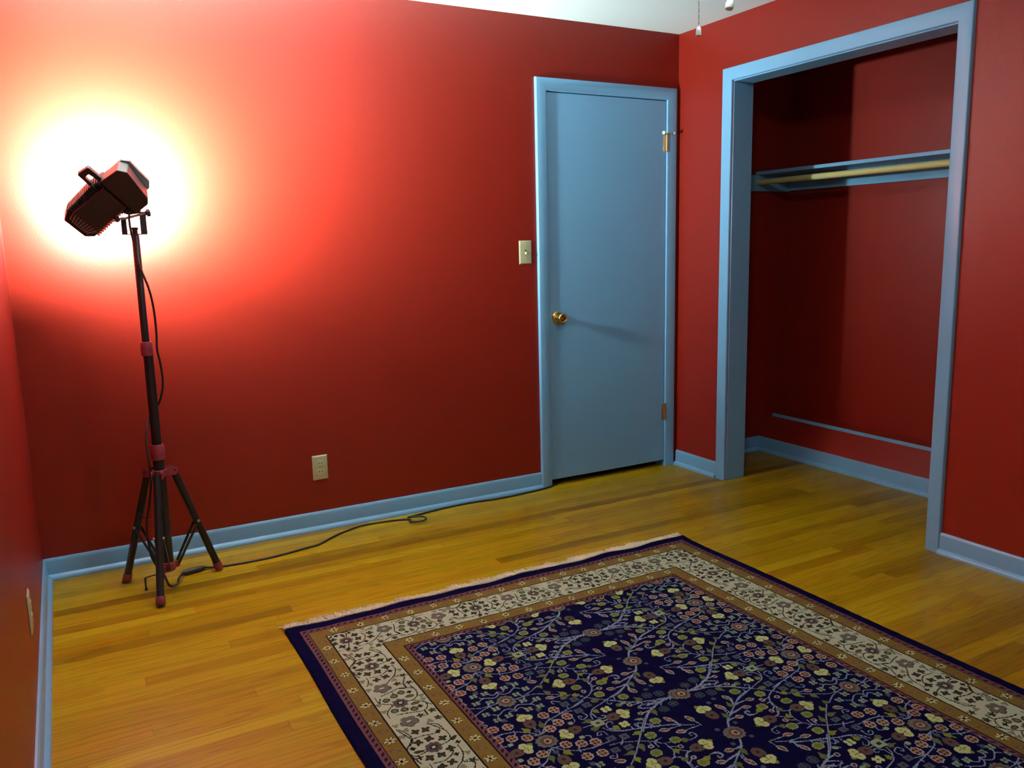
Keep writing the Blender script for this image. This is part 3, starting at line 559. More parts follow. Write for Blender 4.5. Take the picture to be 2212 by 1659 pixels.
# ------------------------------------------------------------------ the rug: every knot its own little square
RX, RY, RZ = -2.570, -1.011, 0.0115
RW, RL = 177.8, 262.0            # cm
PAT = json.loads('{"F":{"med":[[44.7,56.2],[45.0,79.2],[89.7,56.1],[89.9,78.9]],"ol":[[66.5,37.8],[74.6,39.2],[70.2,44.4],[75.5,49.0],[75.7,63.6],[70.4,68.3],[66.9,75.2],[74.7,73.3]],"gr":[[64.0,47.2],[60.3,48.5],[60.4,64.1],[64.1,65.2],[58.6,68.8],[62.2,69.5],[58.8,88.9],[62.4,88.1]],"te":[[81.7,52.1],[85.5,52.9],[85.6,59.3],[81.6,60.2]],"ci":[[67.2,40.7],[72.1,41.7],[74.5,53.4],[74.6,58.5],[67.4,72.3],[74.0,76.3],[73.9,81.5]],"cr":[[67.4,51.9],[67.5,60.5]],"sq":[[61.5,56.3]],"re":[[52.4,62.0],[56.1,63.2],[50.8,67.3],[54.9,68.1],[48.7,60.2],[48.8,52.0],[52.3,50.5],[56.0,49.2],[54.5,44.5],[50.5,45.4]],"gx":[[53.2,75.7],[49.4,77.0],[49.4,80.9],[53.2,82.3],[52.2,86.0],[48.6,85.7],[42.1,85.8],[38.4,86.0]],"ts":[[55.1,97.7],[35.9,98.1]],"gb":[[86.7,82.3],[83.5,94.5],[86.2,93.5],[93.1,82.3]],"lf":[[63.0,40.9,65.4,41.5],[65.8,46.4,69.4,46.9],[70.8,52.4,73.6,51.2],[64.1,50.3,64.8,52.4],[60.9,54.4,57.6,54.2],[58.0,58.4,61.2,58.1],[64.4,59.6,65.0,62.4],[78.9,53.6,77.7,50.7],[78.3,58.6,77.9,61.9],[69.4,65.7,66.0,65.8],[65.5,69.9,64.7,73.3],[62.7,72.1,59.1,71.7],[61.1,73.9,60.8,76.5],[81.8,43.2,81.6,46.2],[86.5,39.6,86.7,42.7],[72.0,76.3,71.6,78.5],[71.6,81.9,71.1,79.3],[76.1,74.1,78.3,75.3],[75.8,38.6,78.1,37.7],[57.4,76.0,57.6,78.2],[58.1,81.9,57.1,79.2],[61.9,84.9,60.5,81.9],[59.2,85.9,62.4,85.6],[47.4,95.9,48.2,92.4],[43.4,95.7,42.0,92.7]],"lp":[[73.6,61.1,71.0,60.1],[74.5,96.7,71.6,97.4]],"lg":[[45.4,96.9,45.2,94.8],[39.3,86.5,40.5,88.4],[51.4,86.7,49.9,88.5]],"tu":[[79.8,41.9,77.2,40.8],[76.2,44.2,73.5,43.2],[85.0,39.1,82.3,38.4],[84.3,43.3,85.5,46.9],[79.1,46.4,80.5,49.4],[79.9,66.3,78.7,63.2],[84.9,69.3,84.2,65.8],[76.5,68.8,73.6,67.8],[80.2,71.4,77.0,70.7],[58.2,73.9,55.4,72.5],[58.3,84.2,55.5,83.3]],"pa":[[66.9,56.0,71.0,56.2],[89.5,43.3,89.7,47.1],[77.4,78.8,80.4,78.9],[66.6,79.0,62.9,78.4],[45.2,92.3,45.3,88.4],[54.3,55.7,51.3,56.2]],"vn":[[0,60.5,45.7,64.4,44.3,68.1,42.7,70.6,39.9,71.2,36.7,73.0,34.5,74.8,33.8],[0,70.6,39.9,72.4,39.6],[0,69.1,41.8,71.7,41.5],[0,71.4,37.7,73.4,36.4],[0,61.9,52.2,63.8,50.1,66.2,49.2,69.9,48.1,72.9,47.0,76.3,46.0,80.3,44.0,84.6,41.0,87.5,39.0,89.4,36.6],[0,80.2,44.2,76.5,43.9],[0,84.6,41.0,79.8,41.9],[0,87.4,39.2,84.8,39.0],[0,80.3,44.4,79.3,46.7],[0,84.7,41.2,84.3,43.8],[1,64.9,42.5,66.4,44.3,69.5,47.4,71.9,49.5,74.5,51.7,77.3,53.6,80.9,54.8,83.8,55.3,86.5,56.1],[0,75.3,53.9,78.5,54.2],[0,86.3,56.4,82.0,57.1,78.8,58.1,77.4,58.8,74.9,60.5,72.4,62.5,70.3,64.7,67.9,67.0,65.9,69.1,63.5,71.5,60.6,74.0,58.2,75.9],[1,61.5,59.0,62.5,61.1,65.2,62.8,68.2,63.6,70.6,64.3,73.7,65.4,76.5,66.5,79.7,68.1,83.8,70.6],[0,76.6,68.5,80.2,68.8],[0,80.2,71.1,84.7,71.5],[0,79.8,66.2,80.4,68.7],[0,84.9,69.3,85.2,71.8],[0,75.7,65.3,75.5,66.3],[1,50.6,64.4,54.5,65.0,58.9,64.8,60.2,64.5],[1,58.5,66.4,61.7,66.9,66.0,68.8,69.4,70.8,70.9,72.8,73.0,73.4],[0,61.2,67.7,63.0,65.9],[0,69.4,70.8,69.0,73.5],[0,68.1,70.8,68.1,71.8],[0,69.5,70.9,72.1,70.6],[0,71.3,73.1,71.3,76.2,71.4,77.0],[0,71.2,76.9,69.8,78.8,68.2,79.6],[1,69.6,79.1,70.8,79.8,71.4,82.2,71.3,84.4],[0,72.0,81.5,73.8,79.2,75.5,79.1],[1,71.2,74.8,73.4,76.1],[1,72.9,77.2,74.4,78.8],[0,63.4,56.3,65.4,56.3],[0,61.9,52.2,61.3,54.2],[0,59.6,56.3,56.8,56.1],[0,62.8,51.6,62.7,53.7],[1,79.8,55.6,76.5,55.4,75.8,56.3,78.5,57.9],[1,81.9,55.8,78.4,56.2,82.2,56.8],[0,77.5,58.9,75.4,58.8],[0,89.7,81.7,88.1,84.0,86.6,85.2,85.4,85.9,81.3,88.5,76.8,91.4,73.6,92.4,72.3,92.7],[0,87.6,84.0,85.3,84.2],[0,85.5,85.9,82.6,86.3,80.3,86.9],[0,81.1,88.8,78.9,89.1,76.6,89.4],[0,85.4,86.6,84.9,89.0],[0,80.6,89.5,79.7,91.9],[0,87.2,101.2,83.8,101.6,79.6,103.4,78.1,104.0,75.7,105.5,72.5,108.4,69.7,111.2],[0,87.2,101.2,82.4,100.8,79.0,99.4,76.0,99.1],[1,71.4,93.9,74.7,96.8,77.9,98.7],[0,75.6,104.0,78.4,103.8],[1,79.7,103.5,76.3,101.4,78.5,99.7],[1,83.5,101.7,78.8,101.1,81.8,102.3],[1,63.2,105.4,64.3,107.4,67.6,108.6,71.6,110.1,74.2,111.1,77.7,112.1,81.0,113.5],[0,80.4,111.2,80.2,113.0],[0,68.4,107.4,68.2,108.7],[0,73.6,108.8,73.9,110.9],[0,83.4,101.7,82.1,103.4],[0,87.1,101.4,86.2,102.5],[0,47.8,79.3,50.5,79.0,53.5,78.0,57.2,76.0],[1,50.4,79.4,52.9,79.5,56.0,80.9,59.7,83.5,62.1,85.1,65.8,87.9],[0,61.5,84.7,58.4,84.3],[0,45.1,84.5,45.2,83.6,46.3,82.5,47.6,82.3,50.2,83.6,52.1,82.6],[1,50.2,83.6,51.4,84.7],[0,45.1,84.8,46.6,83.8,47.9,84.7],[0,45.0,84.9,43.8,84.1,42.5,84.7],[0,45.1,83.9,43.6,82.7,41.9,82.8,39.8,84.0,38.3,83.0],[0,39.8,84.0,39.0,84.9],[0,50.5,79.0,50.0,77.8],[0,50.8,79.3,50.0,80.4],[0,45.6,98.1,47.4,96.2,49.0,94.3,50.8,93.4,54.8,92.3,58.4,91.5,61.5,90.9,64.3,90.2],[0,50.8,93.4,51.1,92.5],[0,54.8,92.3,55.4,91.2],[0,46.0,97.8,47.5,97.6],[0,58.2,91.7,58.6,90.4],[1,54.8,92.4,57.1,92.5,59.4,93.0],[0,45.6,98.1,43.4,97.6],[1,44.9,98.0,43.1,96.0,40.1,93.8,37.7,93.1,35.5,92.6,33.5,92.8],[0,39.7,93.6,39.0,95.0],[0,39.5,93.7,39.7,92.7],[0,45.6,98.1,45.2,94.3],[0,51.8,94.0,51.0,93.8],[0,56.9,95.6,56.8,97.0,56.1,98.0]],"sp":[[0,60.7,49.9,60.9,52.0,58.9,52.9,58.3,51.6,59.0,50.9,59.3,51.8],[0,60.6,62.5,60.5,60.3,58.9,60.0,58.2,61.1,59.2,61.4,59.4,60.7],[0,62.7,53.7,64.3,55.3,65.4,54.3,64.4,53.7],[0,62.8,60.9,62.8,58.6,64.3,57.2,65.2,58.0,64.6,58.7],[0,70.4,63.8,69.6,62.7,70.1,61.9,70.9,62.4],[0,70.4,48.4,69.5,49.5,70.1,50.5,70.7,49.8],[0,57.9,70.3,56.9,71.7,55.5,71.2,55.7,70.5,56.7,70.6],[0,78.3,75.3,80.8,74.8,80.8,73.0,79.7,73.0,79.8,74.2],[0,78.3,37.4,80.5,38.2,80.7,39.7,79.5,39.9,79.4,39.0],[0,73.1,47.1,72.6,48.9],[0,72.7,63.5,73.3,65.0,72.5,65.6],[0,79.4,82.7,80.8,83.1,81.0,84.6,79.8,84.9,79.6,83.9],[0,71.0,109.5,70.2,108.7,70.5,107.5,71.4,107.2,71.7,107.9],[0,58.4,87.2,56.6,85.7,55.8,86.3,56.2,87.3],[0,34.0,96.5,33.7,97.6,35.1,98.3]]},"B":{"R":[[6.6,0.0],[6.8,24.7]],"G":[[4.9,14.3],[5.5,34.8]],"dl":[[5.0,-9.0],[7.9,-8.6],[7.0,-4.2],[10.2,-2.5],[3.8,-3.9],[10.2,2.7],[7.0,4.1],[3.8,3.8],[8.1,8.3],[5.1,8.8]],"ds":[[10.4,-6.0],[1.5,-2.1],[10.5,5.8],[1.6,2.5],[13.1,1.2],[11.2,20.3],[11.2,29.0]],"oo":[[9.0,19.4],[6.5,20.3],[3.7,21.4],[3.9,27.8],[6.6,28.6],[9.2,29.6]],"mp":[[13.1,10.2],[9.8,14.2],[13.1,15.2],[13.3,32.8],[9.4,33.7],[13.2,37.1]],"bl":[[0.3,-8.5],[0.9,7.6],[1.0,13.3],[13.4,6.5],[9.8,11.4],[2.6,10.3],[1.0,22.6],[1.0,26.7],[13.6,23.9],[13.4,25.9],[1.4,35.0],[10.6,37.5],[3.1,38.4],[1.3,40.8]],"ol2":[[9.4,22.4,11.7,22.5],[9.2,27.1,11.6,26.9]],"rc":[[12.1,-0.6,13.8,-1.9],[1.2,-0.3,3.7,0.2]],"v":[[2.6,-5.9,5.0,-6.4,8.0,-5.9,9.7,-5.6,11.3,-6.8],[12.4,2.5,12.3,5.9,10.6,9.1,8.4,11.0,6.2,13.4],[0.9,-12.5,2.2,-8.1,2.6,-5.9,0.3,-2.8,-0.3,-0.3,0.3,2.0,1.0,5.2],[3.8,6.4,6.7,6.8,9.6,5.2,10.7,3.5],[2.7,6.2,2.6,8.5,1.2,11.2],[9.5,-11.0,11.6,-7.1,12.5,-5.0,12.3,-2.0,11.3,-0.6,9.1,0.0],[-0.1,-0.2,1.1,1.5,4.6,0.7],[10.6,9.1,11.4,10.0,11.9,9.2],[13.2,11.6,11.5,14.7,11.2,17.7,9.0,16.8],[3.3,18.4,6.1,17.7,9.0,16.8,11.9,18.1,13.2,19.3,13.0,22.3,11.2,24.6,9.2,25.0],[1.3,18.2,1.3,21.2,2.4,22.8,4.4,24.6,2.4,26.7,1.5,28.5,1.5,30.5],[3.7,30.2,7.3,30.8,11.0,31.8,12.9,30.2,13.1,27.8,10.3,24.9],[11.3,32.0,11.3,34.4],[12.7,17.2,13.2,19.3],[6.8,18.1,6.6,19.3],[2.4,19.8,1.5,21.7],[12.9,27.3,14.4,30.1],[9.3,38.6,11.6,40.0,12.3,43.0],[1.4,37.2,2.7,39.9,3.1,43.3,1.2,46.0]]}}')
PAL = {0:(17,13,56),1:(216,208,180),2:(128,78,88),3:(44,26,32),4:(148,114,54),5:(220,202,152),6:(126,114,106),7:(104,84,86),8:(78,68,52),9:(40,33,30),
       10:(158,164,190),11:(150,70,56),12:(196,172,170),13:(142,144,52),14:(112,114,72),15:(216,216,146),16:(106,84,76),17:(86,40,46),18:(48,54,72),19:(78,88,100),
       20:(88,91,106),21:(152,166,140),22:(172,178,142),23:(190,146,98),24:(150,142,116),25:(150,118,104)}
def weave():
    cs = 0.25
    NS, NT = int(round(RW/cs)), int(round(RL/cs))
    Wd, Ln = NS*cs, NT*cs
    K = np.zeros((NT, NS), np.uint8)
    S = (np.arange(NS)+.5)*cs; T = (np.arange(NT)+.5)*cs
    SS, TT = np.meshgrid(S, T)
    D = np.stack([SS, Wd-SS, TT, Ln-TT]); side = D.argmin(0); d = D.min(0)
    A_ = np.where(side < 2, TT, SS)
    bands = [(3.9,0),(6.2,2),(6.5,3),(11.1,4),(11.4,3),(26.1,1),(26.4,3),(31.6,4),(31.9,3),(33.9,2)]
    lo = 0
    for hi, c in bands:
        K[(d >= lo) & (d < hi)] = c; lo = hi
    K[d >= 33.9] = 0
    for dc in (5.25, 33.0):
        ph = (A_ + (d-dc)*.9) % 2.4
        K[(np.abs(d-dc) < .45) & (ph < 1.15) & (ph > .1)] = 3
    field = d >= 33.4
    cream = (d >= 11.4) & (d < 26.1)
    def stamp(s, t, R, fn, mask):
        i0, i1 = max(0, int((s-R)/cs)), min(NS, int((s+R)/cs)+1); j0, j1 = max(0, int((t-R)/cs)), min(NT, int((t+R)/cs)+1)
        if i0 >= i1 or j0 >= j1: return
        x = SS[j0:j1, i0:i1]-s; y = TT[j0:j1, i0:i1]-t
        idx = fn(x, y); sub = K[j0:j1, i0:i1]; ok = (idx >= 0) & mask[j0:j1, i0:i1]
        sub[ok] = idx[ok]
    def pick(shape, *rules):
        out = np.full(shape, -1, int)
        for cond, c in rules: out[cond] = c
        return out
    def line(pts, r, c, mask, dash=None):
        acc = 0.0
        for (x0, y0), (x1, y1) in zip(pts[:-1], pts[1:]):
            L = math.hypot(x1-x0, y1-y0); nn = max(1, int(L/.12))
            for q in range(nn):
                f = q/nn; a = acc + L*f
                if dash and (a % dash[0]) > dash[1]: continue
                stamp(x0+(x1-x0)*f, y0+(y1-y0)*f, r+.3, lambda x, y: np.where(x*x+y*y < r*r, c, -1), mask)
            acc += L
    def smooth(pts, nn=5):
        if len(pts) < 3: return pts
        return [(q.x, q.y) for q in catmull([(a, b, 0) for a, b in pts], nn)]
    # small cream flowers on the two olive bands
    def petal_flower(s, t, ang, mask):
        def fn(x, y):
            r = np.hypot(x, y); th = np.arctan2(y, x) - ang; out = np.full(x.shape, -1, int)
            for lay in (0, 1):
                for k in range(6):
                    if k == 3: pass
                    a = k*math.pi/3; px = x*math.cos(a+ang)+y*math.sin(a+ang); py = -x*math.sin(a+ang)+y*math.cos(a+ang)
                    L = 1.85 if k % 3 == 0 else 1.6
                    e_ = ((px-(.4+L)/2)/((L-.4)/2+(.16 if lay == 0 else 0)))**2 + (py/(.38+(.14 if lay == 0 else 0)))**2
                    out[e_ < 1] = 3 if lay == 0 else 5
            out[r < .36] = 3
            return out
        stamp(s, t, 2.3, fn, mask)
    def eye(s, t, ang, mask):
        def fn(x, y):
            px = x*math.cos(ang)+y*math.sin(ang); py = -x*math.sin(ang)+y*math.cos(ang)
            e_ = (px/1.35)**2 + (py/.62)**2
            return pick(x.shape, ((e_ < 1) & (e_ > .45), 2), (e_ < .2, 25))
        stamp(s, t, 2, fn, mask)
    olive = ((d >= 6.5) & (d < 11.1)) | ((d >= 26.4) & (d < 31.6))
    def olive_band(dc, side_, phase, pitch, a0, a1):
        k = int((a0-phase)/pitch)-1; 
        while phase + k*pitch < a1:
            a = phase + k*pitch; off = .35 if k % 2 else -.35
            for aa, kind in ((a, 0), (a+pitch/2, 1)):
                if aa < a0 or aa > a1: continue
                q = dc + (off if kind == 0 else (-off*.6))
                s, t = {0:(q, aa), 1:(Wd-q, aa), 2:(aa, q), 3:(aa, Ln-q)}[side_]
                base = (0 if side_ < 2 else math.pi/2) + (0 if k % 2 else math.pi/6)
                if kind == 0: petal_flower(s, t, base, olive)
                else:
                    eye(s, t, base + .5*(1 if k % 2 else -1), olive)
                    line([(s-1.6,t-1.0),(s-.9,t-.3)] if side_ < 2 else [(s-1.6,t+.8),(s-1,t+.2)], .12, 2, olive)
                    line([(s+.9,t+.3),(s+1.6,t+1.0)] if side_ < 2 else [(s+1,t-.2),(s+1.6,t-.8)], .12, 2, olive)
            k += 1
    for sd in (0, 1):
        olive_band(8.7, sd, 29.7, 10.05, 13.5, Ln-13.5); olive_band(28.9, sd, 39.9, 10.1, 33, Ln-33)
    for sd in (2, 3):
        olive_band(8.4, sd, 52.5, 9.4, 7.5, Wd-7.5); olive_band(29.0, sd, 53.4, 9.2, 28, Wd-28)
    # main border
    B = PAT['B']
    def rosette(x, y):
        r = np.hypot(x, y); th = np.arctan2(y, x); R = 2.3*(1+.09*np.cos(8*th))
        return pick(x.shape, (r < R, 7), ((r < R) & (r > R-.32), 6), (r < 1.0, 3), ((np.abs(x) < .55) & (np.abs(y) < .55), 1))
    def grey5(x, y):
        out = np.full(x.shape, -1, int)
        for k in range(5):
            a = k*2*math.pi/5+.4; e_ = ((x-1.6*math.cos(a))**2 + (y-1.6*math.sin(a))**2)
            out[e_ < 1.22**2] = 3 if k < 3 else 24
        for k in range(5):
            a = k*2*math.pi/5+.4; e_ = ((x-1.6*math.cos(a))**2 + (y-1.6*math.sin(a))**2); out[e_ < 1.0] = 6
        out[(np.abs(x) < .7) & (np.abs(y) < .45)] = 1
        return out
    def blob(R, c, co, nl, ph=0.0):
        def fn(x, y):
            r = np.hypot(x, y); th = np.arctan2(y, x); q = R*(1+.28*np.cos(nl*th+ph))
            return pick(x.shape, (r < q, co), (r < q-.38, c))
        return fn
    def seg(x0, y0, x1, y1, wd, c, co=None):
        L = math.hypot(x1-x0, y1-y0) or 1; ux, uy = (x1-x0)/L, (y1-y0)/L; mx, my = (x0+x1)/2, (y0+y1)/2
        def fn(x, y):
            px = x*ux+y*uy; py = -x*uy+y*ux; e_ = np.abs(px)/(L/2+.2) ; hw = wd*np.sqrt(np.clip(1-e_*e_, 0, 1))
            return pick(x.shape, (np.abs(py) < hw, co if co is not None else c), (np.abs(py) < hw-.3, c))
        return mx, my, L/2+1, fn
    def border(mapf, mask, along0, along1, period, base):
        k0 = int((along0-base)/period)-2; k1 = int((along1-base)/period)+2
        for k in range(k0, k1+1):
            mp = lambda c_, a_, k=k: mapf(c_, base + k*period + a_*period/49.4)
            for pl in B['v']:
                pts = smooth([mp(pl[i], pl[i+1]) for i in range(0, len(pl), 2)]); line(pts, .19, 9, mask)
            for q in B['bl']: stamp(*mp(*q), 1.6, blob(.85, 24, 24, 3, q[0]), mask)
            for q in B['mp']:
                stamp(*mp(*q), 2, blob(.95, 8, 9, 5, q[1]), mask); m2 = mp(q[0]+.9, q[1]+.6); stamp(*m2, 1, blob(.5, 24, 24, 2), mask)
            for q in B['dl']: stamp(*mp(*q), 2, blob(1.12, 8, 9, 4, q[1]*2), mask)
            for q in B['ds']: stamp(*mp(*q), 1.5, blob(.72, 9, 9, 4), mask)
            for q in B['oo']: stamp(*mp(*q), 1.6, lambda x, y: pick(x.shape, (np.hypot(x, y) < 1.15, 9), (np.hypot(x, y) < .85, 14), (np.hypot(x, y) < .3, 24)), mask)
            for q in B['ol2']:
                a = mp(q[0], q[1]); b = mp(q[2], q[3]); mx, my, R, fn = seg(*a, *b, .75, 14, 9); stamp(mx, my, R, fn, mask)
            for q in B['rc']:
                a = mp(q[0], q[1]); b = mp(q[2], q[3]); mx, my, R, fn = seg(*a, *b, .62, 8, 9); stamp(mx, my, R, fn, mask)
            for q in B['G']: stamp(*mp(*q), 3, grey5, mask)
            for q in B['R']: stamp(*mp(*q), 3, rosette, mask)
    mid = cream & (((side == 0) | (side == 1)))
    border(lambda c_, a_: (11.4+c_, a_), cream & (TT > 25.5) & (TT < Ln-25.5) & (SS < 30), 20, Ln-20, 49.4, 39.1)
    border(lambda c_, a_: (Wd-11.4-c_, 177-a_), cream & (TT > 25.5) & (TT < Ln-25.5) & (SS > Wd-30), -90, 160, 49.4, 88.5)
    border(lambda c_, a_: (a_, 11.4+c_), cream & (TT < 26.2), 8, Wd-8, 48.8, 65.0)
    border(lambda c_, a_: (Wd-a_, Ln-11.4-c_), cream & (TT > Ln-26.2), 8, Wd-8, 48.8, 65.0)
    # field: a flower lattice that repeats every 90.4 x 45.2 cm with a half turn about each large flower
    F = PAT['F']; As, At, Ps, Pt = 45.0, 56.3, 90.6, 45.2
    def images(pts):
        for sgn in (1, -1):
            q = [(As+sgn*(a-As), At+sgn*(b-At)) for a, b in pts]
            for i in range(-2, 3):
                for j in range(-3, 6):
                    r = [(a+i*Ps, b+j*Pt) for a, b in q]
                    m_ = r[0]
                    if -6 < m_[0]-28 < Wd-50 and -6 < m_[1]-28 < Ln-50: yield r, sgn
    def pairs(fl): return [(fl[i], fl[i+1]) for i in range(0, len(fl), 2)]
    for fl in F['vn']:
        for r, sgn in images(pairs(fl[1:])): line(smooth(r), .17, 10, field, (.85, .58) if fl[0] else None)
    for fl in F['sp']:
        for r, sgn in images(pairs(fl[1:])): line(smooth(r), .16, 10, field)
    for kind, wd, c, co in (('lf', 1.05, 14, 14), ('lp', .7, 21, 14), ('lg', .95, 20, 20)):
        for qi, fl in enumerate(F[kind]):
            cc = 13 if (kind == 'lf' and qi % 3 == 0) else c
            for r, sgn in images(pairs(fl)):
                (x0, y0), (x1, y1) = r; L = math.hypot(x1-x0, y1-y0) or 1; ux, uy = (x1-x0)/L, (y1-y0)/L
                def fn(x, y):
                    px = (x*ux+y*uy)/L+.5; py = -x*uy+y*ux; hw = wd*1.1*np.clip(px*4, 0, 1)*np.clip((1.02-px)*1.25, 0, 1)*(1+.18*np.sin(px*16))
                    return np.where((np.abs(py) < hw) & (px > 0) & (px < 1.02), cc, -1)
                stamp((x0+x1)/2, (y0+y1)/2, L/2+1, fn, field)
    def medal(x, y):
        r = np.hypot(x, y); th = np.arctan2(y, x); R = 2.65*(1+.065*np.cos(11*th))
        return pick(x.shape, (r < R, 6), (r < R-.7, 16), (r < 1.15, 23), (r < .85, 12), (np.abs(x)+np.abs(y) < .75, 17))
    def redf(x, y):
        r = np.hypot(x, y); th = np.arctan2(y, x); R = 1.62*(1+.07*np.cos(8*th))
        return pick(x.shape, (r < R, 12), (r < R-.42, 11), ((r < R-.42) & (np.abs(np.abs(x)-np.abs(y)) < .35) & (r > .45), 17), ((r < R-.35) & ((np.abs(x) < .2) | (np.abs(y) < .2)), 23))
    def ovl(out, ins, crs, a, b):
        def fn(x, y):
            e_ = (np.abs(x)/a)**2.6 + (np.abs(y)/b)**2.6 + .10*np.cos(10*np.arctan2(y, x))
            return pick(x.shape, (e_ < 1, out), (e_ < .66, ins), ((e_ < .66) & (np.abs(x) < .15), crs), ((e_ < .66) & (np.abs(y) < .15), crs))
        return fn
    def lobes(q, r_, c, cen):
        def fn(x, y):
            e_ = np.hypot(np.abs(x)-q, np.abs(y)-q*.85)
            return pick(x.shape, (e_ < r_, c), (np.hypot(x, y) < .28, cen))
        return fn
    kinds = {'ol': (ovl(22, 13, 14, 1.55, 1.4), 2.2), 'gr': (lambda x, y: pick(x.shape, ((np.abs(x) < 1.25) & (np.abs(y) < 1.05), 20), (np.hypot(x, y) < .36, 18)), 2),
             'te': (ovl(19, 18, 19, 1.5, 1.4), 2.2), 'ci': (lambda x, y: pick(x.shape, (np.hypot(x, y) < .82, 12), (np.hypot(x, y) < .42, 17)), 1.2),
             'cr': (lobes(.72, .68, 15, 14), 2), 'gx': (lobes(.60, .50, 21, 14), 1.8), 'ts': (lobes(.3, .45, 22, 22), 1.2), 'gb': (lobes(.25, .42, 20, 20), 1.2),
             're': (redf, 2.2), 'med': (medal, 3.2)}
    kinds['sq'] = (lambda x, y: pick(x.shape, ((np.abs(x) < 1.75) & (np.abs(y) < 1.6) & (np.abs(x)+np.abs(y) < 3.0), 22), ((np.abs(x) < .6) & (np.abs(y) < .55), 0), (np.hypot(x, y) < .22, 14)), 2.4)
    for fl in F['tu']:
        for r, sgn in images(pairs(fl)):
            (x0, y0), (x1, y1) = r; L = math.hypot(x1-x0, y1-y0) or 1; ux, uy = (x1-x0)/L, (y1-y0)/L; L = max(L, 2.4)
            def fn(x, y):
                px = (x*ux+y*uy)/L+.5; py = -x*uy+y*ux; hw = 1.02*np.sin(np.clip(px, 0, 1)*math.pi)**.7*(1-.25*px)
                inn = np.abs(py) < hw-.36
                return pick(x.shape, ((np.abs(py) < hw) & (px > 0) & (px < 1), 12), (inn & (px < .55), 23), (inn & (px < .5) & (np.abs(py) < .18), 17), (inn & (px >= .55), 16))
            stamp((x0+x1)/2, (y0+y1)/2, L/2+.6, fn, field)
    for kd in ('gb', 'ts', 'ci', 'gx', 'cr', 'gr', 'te', 'ol', 're', 'sq', 'med'):
        fn, R = kinds[kd]
        for q in F[kd]:
            for r, sgn in images([tuple(q)]): stamp(r[0][0], r[0][1], R, fn, field)
    for fl in F['pa']:
        for r, sgn in images(pairs(fl)):
            (x0, y0), (x1, y1) = r; L = math.hypot(x1-x0, y1-y0) or 1; ux, uy = (x1-x0)/L, (y1-y0)/L
            L = min(max(L, 2.7), 3.3); x1, y1 = x0+ux*L, y0+uy*L
            def fn(x, y):
                px = x*ux+y*uy; py = -x*uy+y*ux
                leaf = ((px-L-1.5)/1.15)**2 + ((py+.8)/.7)**2 < 1
                br = ((px-.1)/2.25)**2 + (py/1.75)**2 < 1
                cr_ = (np.hypot(px-L+.1, py-1.1) < 1.32) | (np.hypot(px-L+.1, py+1.1) < 1.32) | (np.hypot(px-L-.9, py) < 1.1)
                return pick(x.shape, (leaf, 13), (br, 16), (cr_, 15), ((np.abs(px+.1) < .5) & (np.abs(py) < .5), 17), (np.hypot(px-L*.56, py) < .42, 17), (cr_ & (np.abs(py) < .13) & (px < L+.6), 14), (cr_ & (np.abs(px-L) < .12) & (np.abs(py) > .5) & (np.abs(py) < 1.4), 14))
            stamp(x0+ux*L*.5, y0+uy*L*.5, 5.0, lambda x, y: fn(x+ux*L*.5, y+uy*L*.5), field)
    return K, cs, Wd, Ln

